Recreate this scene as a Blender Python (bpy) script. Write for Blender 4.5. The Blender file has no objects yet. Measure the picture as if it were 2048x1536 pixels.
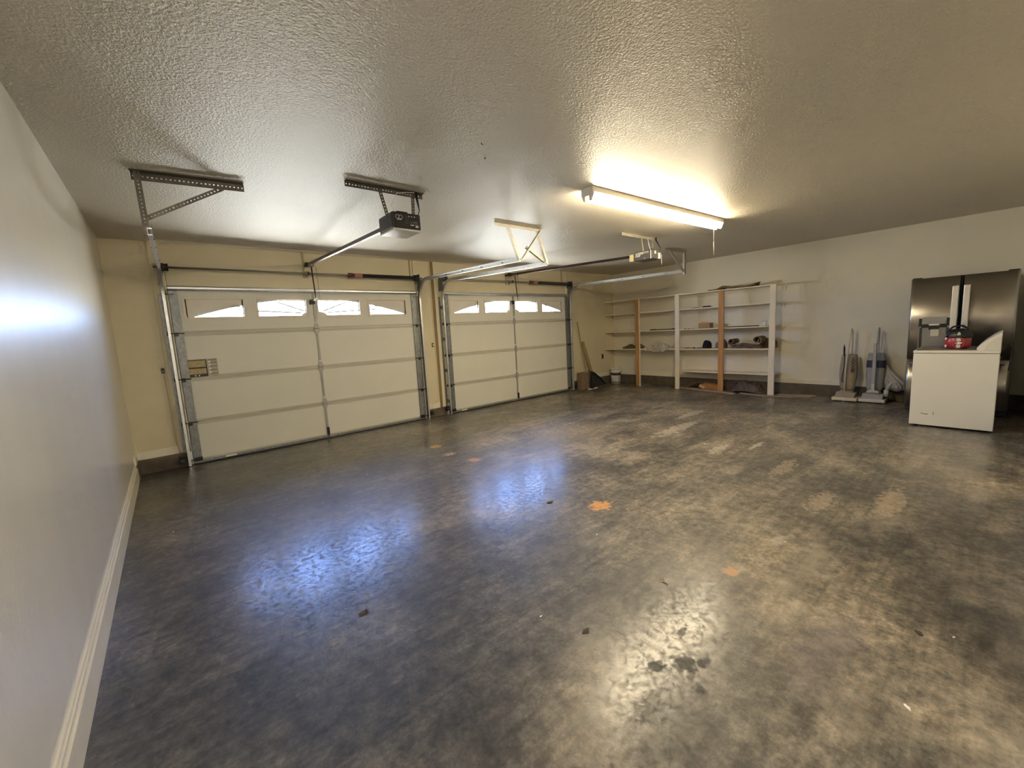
import bpy, bmesh, math, random
from mathutils import Vector, Matrix
random.seed(7)
S = bpy.context.scene
COL = S.collection
PI = math.pi

# ------------------------------------------------------------------ camera
CAM = Vector((0.4223, -1.1856, 1.4311))
yaw, pitch, roll, FPX = 0.69157, -0.12801, -0.05446, 823.878
cy, sy = math.cos(yaw), math.sin(yaw)
fwd = Vector((sy*math.cos(pitch), cy*math.cos(pitch), math.sin(pitch)))
rt = Vector((cy, -sy, 0)); up = rt.cross(fwd)
r2 = rt*math.cos(roll)+up*math.sin(roll); u2 = -rt*math.sin(roll)+up*math.cos(roll)
cd = bpy.data.cameras.new('camera'); cam = bpy.data.objects.new('camera', cd); COL.objects.link(cam)
M = Matrix((r2, u2, -fwd)).transposed().to_4x4(); M.translation = CAM
cam.matrix_world = M
cd.sensor_width = 36; cd.lens = FPX/2048*36; cd.clip_start = 0.02
S.camera = cam

# ------------------------------------------------------------------ light, exposure
LAMP = 33.0
SKY = 24.0
S.view_settings.view_transform = 'Standard'
S.view_settings.look = 'None'
S.view_settings.gamma = 1
S.view_settings.use_curve_mapping = False
S.view_settings.exposure = 1.82
S.cycles.use_denoising = True
S.cycles.max_bounces = 7
S.cycles.diffuse_bounces = 5
S.cycles.glossy_bounces = 3
S.cycles.transparent_max_bounces = 8
S.cycles.use_adaptive_sampling = True
S.cycles.adaptive_threshold = .06
S.cycles.adaptive_min_samples = 24
S.cycles.sample_clamp_indirect = 4
S.cycles.blur_glossy = 0.5
S.cycles.caustics_reflective = False
S.cycles.caustics_refractive = False

world = bpy.data.worlds.new('daylight'); S.world = world; world.use_nodes = True
nt = world.node_tree; nt.nodes.clear()
tc = nt.nodes.new('ShaderNodeTexCoord'); sp = nt.nodes.new('ShaderNodeSeparateXYZ')
rp = nt.nodes.new('ShaderNodeValToRGB'); bg = nt.nodes.new('ShaderNodeBackground'); wo = nt.nodes.new('ShaderNodeOutputWorld')
ma = nt.nodes.new('ShaderNodeMath'); ma.operation = 'MULTIPLY_ADD'; ma.inputs[1].default_value = .5; ma.inputs[2].default_value = .5
nt.links.new(tc.outputs['Generated'], sp.inputs[0]); nt.links.new(sp.outputs['Z'], ma.inputs[0])
nt.links.new(ma.outputs[0], rp.inputs[0]); nt.links.new(rp.outputs[0], bg.inputs[0]); nt.links.new(bg.outputs[0], wo.inputs[0])
e = rp.color_ramp.elements
e[0].position = 0.0; e[0].color = (1.0, .97, .90, 1)      # sunlit pale driveway below
e[1].position = 1.0; e[1].color = (.16, .30, .95, 1)
x = e.new(.49); x.color = (1.0, .98, .93, 1)
x = e.new(.53); x.color = (.50, .66, 1.0, 1)
x = e.new(.64); x.color = (.28, .46, 1.0, 1)
bg.inputs[1].default_value = SKY

# ------------------------------------------------------------------ room numbers (metres)
XR = 9.165; YW = 5.225; YD = 5.175; H = 2.676; YN = -1.45
DOORS = [(0.5155, 3.7115), (4.2335, 7.4295)]
DH = 2.13

# ------------------------------------------------------------------ materials
def nd(t, kind, **kw):
    n = t.nodes.new(kind)
    for k, v in kw.items(): setattr(n, k, v)
    return n
MATS = {}
def mat(name, col, rough=.5, metal=0, var=.12, vscale=6, bump=0, bscale=80, spec=.5, stretch=(1, 1, 1), coat=0, emis=None, estr=0, col2=None, detail=5):
    if name in MATS: return MATS[name]
    m = bpy.data.materials.new(name); m.use_nodes = True; t = m.node_tree
    b = t.nodes['Principled BSDF']
    b.inputs['Roughness'].default_value = rough; b.inputs['Metallic'].default_value = metal
    b.inputs['Specular IOR Level'].default_value = spec
    if coat: b.inputs['Coat Weight'].default_value = coat
    co = nd(t, 'ShaderNodeTexCoord'); mp = nd(t, 'ShaderNodeMapping'); mp.inputs['Scale'].default_value = stretch
    t.links.new(co.outputs['Object'], mp.inputs[0])
    n = nd(t, 'ShaderNodeTexNoise'); n.inputs['Scale'].default_value = vscale; n.inputs['Detail'].default_value = detail
    t.links.new(mp.outputs[0], n.inputs['Vector'])
    r = nd(t, 'ShaderNodeValToRGB'); r.color_ramp.elements[0].position = .3; r.color_ramp.elements[1].position = .7
    c2 = col2 if col2 else tuple(c*(1-var) for c in col)
    r.color_ramp.elements[0].color = (*c2, 1); r.color_ramp.elements[1].color = (*col, 1)
    t.links.new(n.outputs[0], r.inputs[0]); t.links.new(r.outputs[0], b.inputs['Base Color'])
    if bump:
        n2 = nd(t, 'ShaderNodeTexNoise'); n2.inputs['Scale'].default_value = bscale; n2.inputs['Detail'].default_value = 3
        t.links.new(mp.outputs[0], n2.inputs['Vector'])
        bp = nd(t, 'ShaderNodeBump'); bp.inputs['Strength'].default_value = bump; bp.inputs['Distance'].default_value = .01
        t.links.new(n2.outputs[0], bp.inputs['Height']); t.links.new(bp.outputs[0], b.inputs['Normal'])
    if emis:
        b.inputs['Emission Color'].default_value = (*emis, 1); b.inputs['Emission Strength'].default_value = estr
    MATS[name] = m
    return m

WALL = mat('wall_paint', (.80, .75, .62), .42, var=.05, vscale=1.5, bump=.32, bscale=110, spec=.5)
WALLL = mat('left_wall_paint', (.80, .76, .66), .34, var=.05, vscale=1.5, bump=.22, bscale=26, spec=.6, stretch=(2, 3.5, .35), coat=.15)
WALLD = mat('door_wall_paint', (.74, .66, .46), .5, var=.08, vscale=2, bump=.12, bscale=60)
CEIL = mat('ceiling_paint', (.56, .515, .425), .38, var=.05, vscale=1.2, bump=.75, bscale=85, spec=.6)
TRIM = mat('trim_paint', (.84, .79, .66), .4, var=.06, vscale=4)
CURB = mat('curb_concrete', (.15, .12, .085), .8, var=.45, vscale=7, bump=.3, bscale=60)
PANEL = mat('door_panel_paint', (.76, .74, .65), .45, var=.04, vscale=3, bump=.05, bscale=200)
FRAME = mat('window_frame_plastic', (.80, .74, .62), .5, var=.08, vscale=8)
GALV = mat('galvanized_steel', (.30, .31, .31), .45, metal=.6, var=.4, vscale=45, stretch=(1, 1, .6))
GALVL = mat('bright_galvanized_steel', (.52, .51, .47), .5, metal=.4, var=.35, vscale=60)
STEEL = mat('track_steel', (.68, .69, .70), .38, metal=.9, var=.15, vscale=20)
DARKST = mat('dark_steel', (.055, .045, .04), .4, metal=.7, var=.3, vscale=30)
BROWNST = mat('rail_brown_paint', (.05, .028, .026), .35, metal=.4, var=.2)
ANGLE_LIT = mat('lamplit_angle_steel', (.52, .48, .38), .45, metal=.5, var=.2, vscale=20)  # hanger steel as the fixture lights it, lamplight painted into the colour
ANGLE_SHADED = mat('shaded_angle_steel', (.13, .115, .09), .42, metal=.6, var=.25, vscale=20)  # hanger steel seen on its unlit side, shade painted into the colour
SPRING = mat('spring_steel', (.05, .045, .045), .45, metal=.6, var=.3, vscale=40, bump=.8, bscale=30)
REDP = mat('red_cone_paint', (.16, .045, .04), .5)
BLACK = mat('black_plastic', (.012, .012, .012), .4, var=.2)
BLACK2 = mat('black_housing', (.018, .018, .017), .35, var=.2)
GREYH = mat('grey_housing', (.085, .08, .075), .45, var=.15)
LENSW = mat('light_lens', (.62, .61, .58), .25, var=.05)
LENSY = mat('light_lens_yellow', (.78, .68, .36), .4, var=.05)
WHITE = mat('white_marks', (.85, .85, .80), .5, var=.03)
GREYM = mat('grey_marks', (.075, .075, .07), .5, var=.03)
RUBBER = mat('rubber', (.015, .013, .012), .7)
APPL = mat('white_enamel', (.86, .83, .73), .3, var=.03, vscale=4, bump=.03, bscale=250)
STAIN = mat('stainless_steel', (.56, .52, .46), .30, metal=1, var=.10, vscale=3, stretch=(1, 1, .02))
HANDLE = mat('satin_handle', (.72, .70, .66), .25, metal=1, var=.05)
WOODP = mat('post_wood', (.56, .29, .10), .55, var=.3, vscale=8, stretch=(3, 3, .25))
SHELFW = mat('shelf_paint', (.86, .78, .64), .5, var=.08, vscale=5)
CARD = mat('cardboard', (.42, .26, .12), .8, var=.2, vscale=9)
SHEETO = mat('orange_cardboard', (.52, .25, .08), .7, var=.3, vscale=8)
BARK = mat('brown_board', (.20, .14, .065), .8, var=.4, vscale=12, stretch=(3, .6, 3))
FABD = mat('dark_brown_fabric', (.15, .115, .09), .9, var=.5, vscale=12, bump=.6, bscale=40)
FABN = mat('navy_fabric', (.008, .008, .014), .9, var=.4)
FABG = mat('olive_fabric', (.17, .14, .09), .9, var=.4, vscale=14, bump=.4, bscale=60)
FABB = mat('brown_fabric', (.14, .10, .055), .9, var=.4, vscale=14, bump=.4, bscale=60)
RUG = mat('rug_backing', (.22, .15, .095), .95, var=.4, vscale=30, bump=.5, bscale=120)
RUGE = mat('rug_pile', (.38, .29, .20), .95, var=.4, vscale=40, bump=.5, bscale=120)
PLANK = mat('weathered_plank', (.42, .34, .25), .8, var=.35, vscale=10, stretch=(4, .5, 4))
BEIGE = mat('vacuum_beige', (.70, .64, .48), .4, var=.06)
TAUPE = mat('vacuum_taupe', (.36, .30, .21), .6, var=.12, vscale=12)
GREYV = mat('vacuum_grey', (.42, .41, .38), .5, var=.1)
GREYB = mat('vacuum_bag_grey', (.34, .34, .33), .8, var=.15, vscale=14)
NAVY = mat('vacuum_navy', (.03, .03, .07), .6)
RED = mat('red_enamel', (.42, .03, .03), .28, var=.15, coat=.3)
DEBR = mat('dry_leaf', (.09, .06, .04), .8, var=.4, vscale=40)
LEAFL = mat('pale_leaf', (.36, .27, .19), .8, var=.4, vscale=40)
PAPER = mat('paper_scrap', (.8, .77, .7), .7, var=.05)
LABELY = mat('label_yellow', (.55, .44, .22), .6, var=.35, vscale=30)
LABELD = mat('label_dark', (.07, .05, .03), .6, var=.3)

# translucent plastic
def plastic(name, col, alpha, rough=.3):
    m = bpy.data.materials.new(name); m.use_nodes = True; t = m.node_tree
    b = t.nodes['Principled BSDF']; b.inputs['Base Color'].default_value = (*col, 1)
    b.inputs['Roughness'].default_value = rough
    co = nd(t, 'ShaderNodeTexCoord'); n = nd(t, 'ShaderNodeTexNoise'); n.inputs['Scale'].default_value = 14
    mr = nd(t, 'ShaderNodeMapRange'); mr.inputs[3].default_value = alpha*.6; mr.inputs[4].default_value = min(1, alpha*1.4)
    t.links.new(co.outputs['Object'], n.inputs[0]); t.links.new(n.outputs[0], mr.inputs[0]); t.links.new(mr.outputs[0], b.inputs['Alpha'])
    return m
CLEARP = plastic('clear_plastic_film', (.78, .72, .63), .42)
BAGP = plastic('crumpled_plastic', (.60, .58, .55), .85)

# glass: mostly see-through, a little reflection
GLASS = bpy.data.materials.new('window_glass'); GLASS.use_nodes = True; t = GLASS.node_tree; t.nodes.clear()
tr = nd(t, 'ShaderNodeBsdfTransparent'); tr.inputs[0].default_value = (.93, .95, .96, 1)
gl = nd(t, 'ShaderNodeBsdfGlossy'); gl.inputs['Roughness'].default_value = .02
fr = nd(t, 'ShaderNodeFresnel'); fr.inputs[0].default_value = 1.2
mx = nd(t, 'ShaderNodeMixShader'); o = nd(t, 'ShaderNodeOutputMaterial')
t.links.new(fr.outputs[0], mx.inputs[0]); t.links.new(tr.outputs[0], mx.inputs[1]); t.links.new(gl.outputs[0], mx.inputs[2]); t.links.new(mx.outputs[0], o.inputs[0])

TUBE = bpy.data.materials.new('fluorescent_tube'); TUBE.use_nodes = True; t = TUBE.node_tree; t.nodes.clear()
em = nd(t, 'ShaderNodeEmission'); em.inputs[0].default_value = (1.0, .84, .58, 1); em.inputs[1].default_value = LAMP
o = nd(t, 'ShaderNodeOutputMaterial'); t.links.new(em.outputs[0], o.inputs[0])

# ------------------------------------------------------------------ floor: sealed, worn concrete
def floor_material():
    m = bpy.data.materials.new('sealed_concrete'); m.use_nodes = True; t = m.node_tree; L = t.links
    b = t.nodes['Principled BSDF']
    co = nd(t, 'ShaderNodeTexCoord')
    def noise(scale, detail=8, rough=.6, st=(1, 1, 1), rot=0, dist=0):
        mp = nd(t, 'ShaderNodeMapping'); mp.inputs['Scale'].default_value = st; mp.inputs['Rotation'].default_value = (0, 0, rot)
        L.new(co.outputs['Object'], mp.inputs[0])
        n = nd(t, 'ShaderNodeTexNoise'); n.inputs['Scale'].default_value = scale; n.inputs['Detail'].default_value = detail
        n.inputs['Roughness'].default_value = rough; n.inputs['Distortion'].default_value = dist
        L.new(mp.outputs[0], n.inputs['Vector']); return n.outputs[0]
    def ramp(src, stops):
        r = nd(t, 'ShaderNodeValToRGB'); el = r.color_ramp.elements
        el[0].position, el[0].color = stops[0][0], (*stops[0][1], 1)
        el[1].position, el[1].color = stops[-1][0], (*stops[-1][1], 1)
        for p, c in stops[1:-1]:
            q = el.new(p); q.color = (*c, 1)
        L.new(src, r.inputs[0]); return r.outputs[0]
    def g(v): return (v, v, v)
    def mix(f, a, c, mode='MIX'):
        n = nd(t, 'ShaderNodeMix', data_type='RGBA', blend_type=mode)
        if isinstance(f, float): n.inputs['Factor'].default_value = f
        else: L.new(f, n.inputs['Factor'])
        for s, v in (('A', a), ('B', c)):
            sock = [i for i in n.inputs if i.name == s and i.type == 'RGBA'][0]
            if isinstance(v, tuple): sock.default_value = (*v, 1)
            else: L.new(v, sock)
        return [q for q in n.outputs if q.type == 'RGBA'][0]
    def math_(op, a, c=None):
        n = nd(t, 'ShaderNodeMath', operation=op)
        for i, v in enumerate((a, c)):
            if v is None: continue
            if isinstance(v, (int, float)): n.inputs[i].default_value = v
            else: L.new(v, n.inputs[i])
        return n.outputs[0]
    big = noise(.5, 5, .55)
    base = ramp(big, [(.32, (.048, .046, .043)), (.5, (.076, .070, .060)), (.68, (.130, .114, .090))])
    # tracked-in dust: darker sealed bay at the left, paler tan concrete from the middle to the right
    gx = nd(t, 'ShaderNodeSeparateXYZ'); L.new(co.outputs['Object'], gx.inputs[0])
    mr = nd(t, 'ShaderNodeMapRange', interpolation_type='SMOOTHSTEP'); mr.inputs[1].default_value = 2.0; mr.inputs[2].default_value = 5.0
    wob = math_('MULTIPLY_ADD', noise(.9, 6, .6), 2.6); L.new(gx.outputs['X'], wob.node.inputs[2])
    L.new(wob, mr.inputs[0])
    base = mix(mr.outputs[0], base, mix(1.0, base, (1.72, 1.64, 1.45), 'MULTIPLY'))
    mid = noise(2.1, 7, .66)
    base = mix(1.0, base, ramp(mid, [(.34, g(.52)), (.5, g(1.0)), (.66, (1.60, 1.54, 1.44))]), 'MULTIPLY')
    fine = noise(13, 6, .72)
    base = mix(1.0, base, ramp(fine, [(.37, g(.52)), (.5, g(1.0)), (.63, g(1.50))]), 'MULTIPLY')
    st = noise(7, 5, .65, (.22, 3.0, 1), .55, .6)
    base = mix(.8, base, ramp(st, [(.32, g(.62)), (.5, g(1.0)), (.70, g(1.38))]), 'MULTIPLY')
    grain = noise(48, 6, .7)
    base = mix(.7, base, ramp(grain, [(.36, g(.62)), (.5, g(1.0)), (.64, g(1.35))]), 'MULTIPLY')
    dust = math_('MULTIPLY', ramp(noise(1.25, 8, .68, (.8, 1.5, 1), .2), [(.52, g(0)), (.66, g(.75))]), mr.outputs[0])
    base = mix(dust, base, mix(1.0, (.36, .31, .23), ramp(fine, [(.3, g(.75)), (.7, g(1.2))]), 'MULTIPLY'))
    oil = ramp(noise(.8, 6, .62, (1, 1, 1), .9), [(.60, g(0)), (.72, g(.55))])
    base = mix(oil, base, (.030, .028, .026))
    # marks that have a place of their own: (x, y, rx, ry, colour, strength, roughness change)
    wn = nd(t, 'ShaderNodeTexNoise'); wn.inputs['Scale'].default_value = 7; wn.inputs['Detail'].default_value = 7; wn.inputs['Roughness'].default_value = .72
    L.new(co.outputs['Object'], wn.inputs[0])
    wn2 = nd(t, 'ShaderNodeTexNoise'); wn2.inputs['Scale'].default_value = 24; wn2.inputs['Detail'].default_value = 8; wn2.inputs['Roughness'].default_value = .65
    L.new(co.outputs['Object'], wn2.inputs[0])
    spots = [(2.94, .83, .11, .085, (.62, .30, .07), 1., .3), (2.95, 2.62, .07, .09, (.55, .29, .10), .9, .2), (2.88, 3.04, .10, .06, (.50, .32, .16), .8, .2),
             (2.94, 3.48, .08, .08, (.55, .30, .09), .9, .2), (2.74, -.26, .05, .045, (.50, .27, .10), .8, .2),
             (4.45, -.70, .30, .11, (.42, .33, .22), .85, .3), (4.15, -.35, .22, .10, (.36, .28, .19), .7, .3), (4.8, .1, .30, .10, (.30, .24, .16), .6, .2),
             (1.93, -.40, .075, .05, (.06, .055, .045), .9, .45), (1.84, -.33, .05, .045, (.06, .055, .045), .8, .45), (1.99, -.45, .045, .03, (.05, .045, .035), .9, .45),
             (1.86, -.50, .04, .035, (.05, .045, .035), .8, .4), (1.66, -.42, .12, .07, (.05, .045, .04), .45, .3), (2.1, -.3, .05, .03, (.07, .06, .05), .7, .4),
             (2.35, -.75, .22, .14, (.17, .14, .135), .55, .05), (2.62, -.8, .14, .1, (.2, .17, .16), .5, .1),
             (.31, 2.5, .10, .24, (.04, .035, .033), .6, .1), (.30, 4.10, .13, .42, (.055, .04, .03), .6, .1), (.30, 2.5, .055, .14, (.11, .085, .065), .7, .1),
             (5.6, 1.6, .5, .16, (.42, .36, .26), .6, .2), (6.6, 1.9, .4, .12, (.40, .34, .25), .6, .2), (7.0, 2.6, .35, .12, (.34, .28, .2), .5, .2),
             (5.0, .8, .22, .08, (.42, .38, .3), .7, .2), (5.4, .55, .16, .05, (.46, .42, .34), .7, .2), (3.3, -.33, .09, .05, (.40, .37, .31), .6, .2),
             (4.6, 2.5, .9, .45, (.24, .19, .11), .45, .1), (5.8, 3.0, .5, .2, (.36, .3, .2), .45, .1), (8.0, 1.3, .4, .12, (.34, .28, .2), .5, .1)]
    for (x, y, rx, ry, c, s, dr) in spots:
        if max(c) < .08 and dr > .25: rx, ry = rx*.8, ry*.8
        if min(c) > .12 and max(c) < .5: s = s*.68; rx = rx*1.25; ry = ry*.8
        mp = nd(t, 'ShaderNodeMapping'); mp.vector_type = 'POINT'
        mp.inputs['Location'].default_value = (-x/rx, -y/ry, 0); mp.inputs['Scale'].default_value = (1/rx, 1/ry, 0)
        L.new(co.outputs['Object'], mp.inputs[0])
        ln = nd(t, 'ShaderNodeVectorMath', operation='LENGTH'); L.new(mp.outputs[0], ln.inputs[0])
        d = math_('MULTIPLY_ADD', (wn2 if min(rx, ry) < .09 else wn).outputs[0], 3.0); L.new(ln.outputs['Value'], d.node.inputs[2])
        mr2 = nd(t, 'ShaderNodeMapRange'); mr2.inputs[1].default_value = 2.5; mr2.inputs[2].default_value = 2.1
        mr2.inputs[3].default_value = 0; mr2.inputs[4].default_value = s
        L.new(d, mr2.inputs[0])
        base = mix(mr2.outputs[0], base, mix(.25, c, mix(1.0, c, ramp(fine, [(.3, g(.5)), (.7, g(1.6))]), 'MULTIPLY')))
        rough = math_('MULTIPLY_ADD', mr2.outputs[0], dr); rough.node.inputs[2].default_value = 0
        pr = rough; rough = math_('ADD', pr, ROUGH[-1] if ROUGH else 0); ROUGH.append(rough)
    L.new(base, b.inputs['Base Color'])
    return m, b, L, t, noise, ramp, math_
ROUGH = []
def build_floor_material():
    # roughness chain starts from the noise value, every mark adds its own change
    m, b, L, t, noise, ramp, math_ = floor_material()
    mid = noise(2.6, 9, .7, dist=.3)
    n = nd(t, 'ShaderNodeMapRange'); n.inputs[1].default_value = .35; n.inputs[2].default_value = .68; n.inputs[3].default_value = .46; n.inputs[4].default_value = .62
    L.new(mid, n.inputs[0])
    r = math_('ADD', n.outputs[0], ROUGH[-1]); L.new(r, b.inputs['Roughness'])
    b.inputs['Specular IOR Level'].default_value = .5
    # the worn sealer: a broken glossy film over the concrete
    film = ramp(noise(30, 4, .8), [(.40, (.10,)*3), (.56, (1.0,)*3)])
    b.inputs['Coat Roughness'].default_value = .2
    cr = math_('MULTIPLY_ADD', ROUGH[-1], .8); cr.node.inputs[2].default_value = .235; L.new(cr, b.inputs['Coat Roughness'])
    L.new(film, b.inputs['Coat Weight']); b.inputs['Coat IOR'].default_value = 1.5
    hb = noise(22, 3, .75)
    bp = nd(t, 'ShaderNodeBump'); bp.inputs['Strength'].default_value = .16; bp.inputs['Distance'].default_value = .01
    L.new(hb, bp.inputs['Height']); L.new(bp.outputs[0], b.inputs['Normal'])
    return m
FLOOR = build_floor_material()

# ------------------------------------------------------------------ mesh helpers
class MB:
    def __init__(s): s.v = []; s.f = []; s.smooth = []
    def add(s, vs, fs, sm=False):
        o = len(s.v); s.v += [Vector(v) for v in vs]; s.f += [tuple(i+o for i in f) for f in fs]; s.smooth += [sm]*len(fs)
        return s
    def box(s, x0, x1, y0, y1, z0, z1, R=None):
        vs = [(x, y, z) for z in (z0, z1) for y in (y0, y1) for x in (x0, x1)]
        if R: vs = [R @ Vector(v) for v in vs]
        return s.add(vs, [(0, 2, 3, 1), (4, 5, 7, 6), (0, 1, 5, 4), (2, 6, 7, 3), (0, 4, 6, 2), (1, 3, 7, 5)])
    def rbox(s, x0, x1, y0, y1, z0, z1, r=.01, seg=2, R=None):
        bm = bmesh.new(); bmesh.ops.create_cube(bm, size=1)
        for v in bm.verts:
            v.co = Vector(((x0+x1)/2+v.co.x*(x1-x0), (y0+y1)/2+v.co.y*(y1-y0), (z0+z1)/2+v.co.z*(z1-z0)))
        bmesh.ops.bevel(bm, geom=bm.edges[:], offset=r, segments=seg, affect='EDGES', profile=.5)
        bm.verts.ensure_lookup_table()
        s.add([R @ v.co if R else v.co.copy() for v in bm.verts], [tuple(v.index for v in f.verts) for f in bm.faces], False)
        bm.free(); return s
    def tube(s, pts, r, n=8, caps=True, sm=True):
        pts = [Vector(p) for p in pts]
        rs = r if isinstance(r, (list, tuple)) else [r]*len(pts)
        o = len(s.v); prev = None
        for i, p in enumerate(pts):
            a = pts[max(0, i-1)]; b = pts[min(len(pts)-1, i+1)]
            d = (b-a).normalized()
            if prev is None:
                u = d.orthogonal().normalized()
            else:
                u = (prev-d*prev.dot(d))
                u = u.normalized() if u.length > 1e-6 else d.orthogonal().normalized()
            prev = u; w = d.cross(u)
            for k in range(n):
                a_ = 2*PI*k/n; s.v.append(p+(u*math.cos(a_)+w*math.sin(a_))*rs[i])
        for i in range(len(pts)-1):
            for k in range(n):
                q = (k+1) % n
                s.f.append((o+i*n+k, o+i*n+q, o+(i+1)*n+q, o+(i+1)*n+k)); s.smooth.append(sm)
        if caps:
            s.f.append(tuple(o+k for k in range(n))[::-1]); s.smooth.append(False)
            s.f.append(tuple(o+(len(pts)-1)*n+k for k in range(n))); s.smooth.append(False)
        return s
    def sweep(s, pts, prof, side, closed=True):
        """profile (a,b) swept along pts in a plane; a runs along 'side', b along side x direction"""
        pts = [Vector(p) for p in pts]; side = Vector(side); o = len(s.v); n = len(prof)
        for i, p in enumerate(pts):
            a = pts[max(0, i-1)]; b = pts[min(len(pts)-1, i+1)]
            d = (b-a).normalized(); sd = (side-d*side.dot(d)).normalized(); w = sd.cross(d)
            for (pa, pb) in prof: s.v.append(p+sd*pa+w*pb)
        m = n if closed else n-1
        for i in range(len(pts)-1):
            for k in range(m):
                q = (k+1) % n
                s.f.append((o+i*n+k, o+i*n+q, o+(i+1)*n+q, o+(i+1)*n+k)); s.smooth.append(False)
        if closed:
            s.f.append(tuple(o+k for k in range(n))[::-1]); s.smooth.append(False)
            s.f.append(tuple(o+(len(pts)-1)*n+k for k in range(n))); s.smooth.append(False)
        return s
    def lathe(s, prof, c=(0, 0, 0), n=24, axis='z', sm=True, sx=1, sy=1):
        o = len(s.v); c = Vector(c)
        for (r, h) in prof:
            for k in range(n):
                a = 2*PI*k/n; p = Vector((r*math.cos(a)*sx, r*math.sin(a)*sy, h))
                if axis == 'x': p = Vector((p.z, p.x, p.y))
                if axis == 'y': p = Vector((p.x, p.z, p.y))
                s.v.append(c+p)
        for i in range(len(prof)-1):
            for k in range(n):
                q = (k+1) % n
                s.f.append((o+i*n+k, o+i*n+q, o+(i+1)*n+q, o+(i+1)*n+k)); s.smooth.append(sm)
        s.f.append(tuple(o+k for k in range(n))[::-1]); s.smooth.append(False)
        s.f.append(tuple(o+(len(prof)-1)*n+k for k in range(n))); s.smooth.append(False)
        return s
    def prism(s, poly, d0, d1, fn):
        """2D polygon extruded; fn(u,v,d)->3D"""
        n = len(poly)
        vs = [fn(u, v, d0) for u, v in poly]+[fn(u, v, d1) for u, v in poly]
        fs = [tuple(range(n))[::-1], tuple(range(n, 2*n))]+[(i, (i+1) % n, n+(i+1) % n, n+i) for i in range(n)]
        return s.add(vs, fs)
    def perf(s, P, Q, a, nrm, w=.032, t=.0025, pitch=.0254, hr=.0052):
        """perforated strip from P to Q, width w along a, thickness t along nrm, round holes all the way through"""
        P = Vector(P); Q = Vector(Q); d = (Q-P); Lg = d.length; d.normalize(); a = Vector(a); a = (a-d*a.dot(d)).normalized(); nrm = d.cross(a)*(1 if d.cross(a).dot(Vector(nrm)) > 0 else -1)
        n = max(2, int(round(Lg/pitch))); pt = Lg/n
        for i in range(n):
            c = P+d*(pt*(i+.5))+a*(w*.5)
            outer = []; inner = []
            for k in range(8):
                an = PI*k/4+PI/8
                cx, cz = math.cos(an), math.sin(an)
                m = max(abs(cx), abs(cz)); 
                outer.append(c+d*(cx/m*pt*.5)+a*(cz/m*w*.5))
                inner.append(c+d*(cx*hr*1.15)+a*(cz*hr*1.0))
            vs = outer+inner+[v+nrm*t for v in outer]+[v+nrm*t for v in inner]
            # corners of the cell (the ring's outer points already reach its sides, four corner fans close it)
            co = [c+d*(sx*pt*.5)+a*(sz*w*.5) for sx, sz in ((1, 1), (-1, 1), (-1, -1), (1, -1))]
            vs += co+[v+nrm*t for v in co]
            fs = []
            for k in range(8):
                q = (k+1) % 8
                fs.append((k, q, 8+q, 8+k)); fs.append((16+k, 24+k, 24+q, 16+q)); fs.append((8+k, 8+q, 24+q, 24+k))
            for j, (k, q) in enumerate(((0, 1), (2, 3), (4, 5), (6, 7))):
                fs.append((k, 32+j, q)); fs.append((16+k, 16+q, 36+j))
            fs += [(32, 33, 37, 36), (34, 35, 39, 38)]
            if i == 0: fs.append((33, 34, 38, 37))
            if i == n-1: fs.append((32, 36, 39, 35))
            s.add(vs, fs)
        return s
    def angle(s, P, Q, a, b, w=.032):
        """slotted angle iron, two perforated flanges meeting along P-Q"""
        s.perf(P, Q, a, b, w); s.perf(P, Q, b, a, w); return s
    def text(s, body, size, fn, ext=.0006, bold=0):
        cu = bpy.data.curves.new('t', 'FONT'); cu.body = body; cu.size = size; cu.align_x = 'CENTER'; cu.align_y = 'CENTER'; cu.extrude = ext; cu.offset = bold; cu.resolution_u = 3
        ob = bpy.data.objects.new('t', cu); COL.objects.link(ob); bpy.context.view_layer.update()
        me = bpy.data.meshes.new_from_object(ob)
        s.add([fn(*v.co) for v in me.vertices], [tuple(p.vertices) for p in me.polygons])
        bpy.data.objects.remove(ob); bpy.data.curves.remove(cu); bpy.data.meshes.remove(me); return s
    def build(s, name, m, parent=None, local=False, kind=None, label=None):
        me = bpy.data.meshes.new(name)
        off = Vector((0, 0, 0))
        if parent and not local:
            p = parent
            while p: off += p.location; p = p.parent
        me.from_pydata([v-off for v in s.v], [], s.f)
        for p, sm in zip(me.polygons, s.smooth): p.use_smooth = sm
        bm = bmesh.new(); bm.from_mesh(me); bmesh.ops.recalc_face_normals(bm, faces=bm.faces[:]); bm.to_mesh(me); bm.free()
        me.materials.append(m); me.update()
        o = bpy.data.objects.new(name, me); COL.objects.link(o)
        if parent: o.parent = parent
        if kind: o['kind'] = kind
        if label: o['label'] = label
        return o
def tag(o, label, cat, group=None, kind=None):
    o['label'] = label; o['category'] = cat
    if group: o['group'] = group
    if kind: o['kind'] = kind
    return o
def thing(name, label, cat, loc, group=None, kind=None):
    o = bpy.data.objects.new(name, None); COL.objects.link(o); o.location = loc; o.empty_display_size = .1
    return tag(o, label, cat, group, kind)
def solo(name, mb, m, loc, label, cat, group=None, kind=None):
    loc = Vector(loc); mb.v = [v-loc for v in mb.v]
    o = mb.build(name, m); o.location = loc
    return tag(o, label, cat, group, kind)
def arc(c, r, a0, a1, n, fn):
    return [fn(c[0]+r*math.cos(a0+(a1-a0)*i/n), c[1]+r*math.sin(a0+(a1-a0)*i/n)) for i in range(n+1)]

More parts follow.
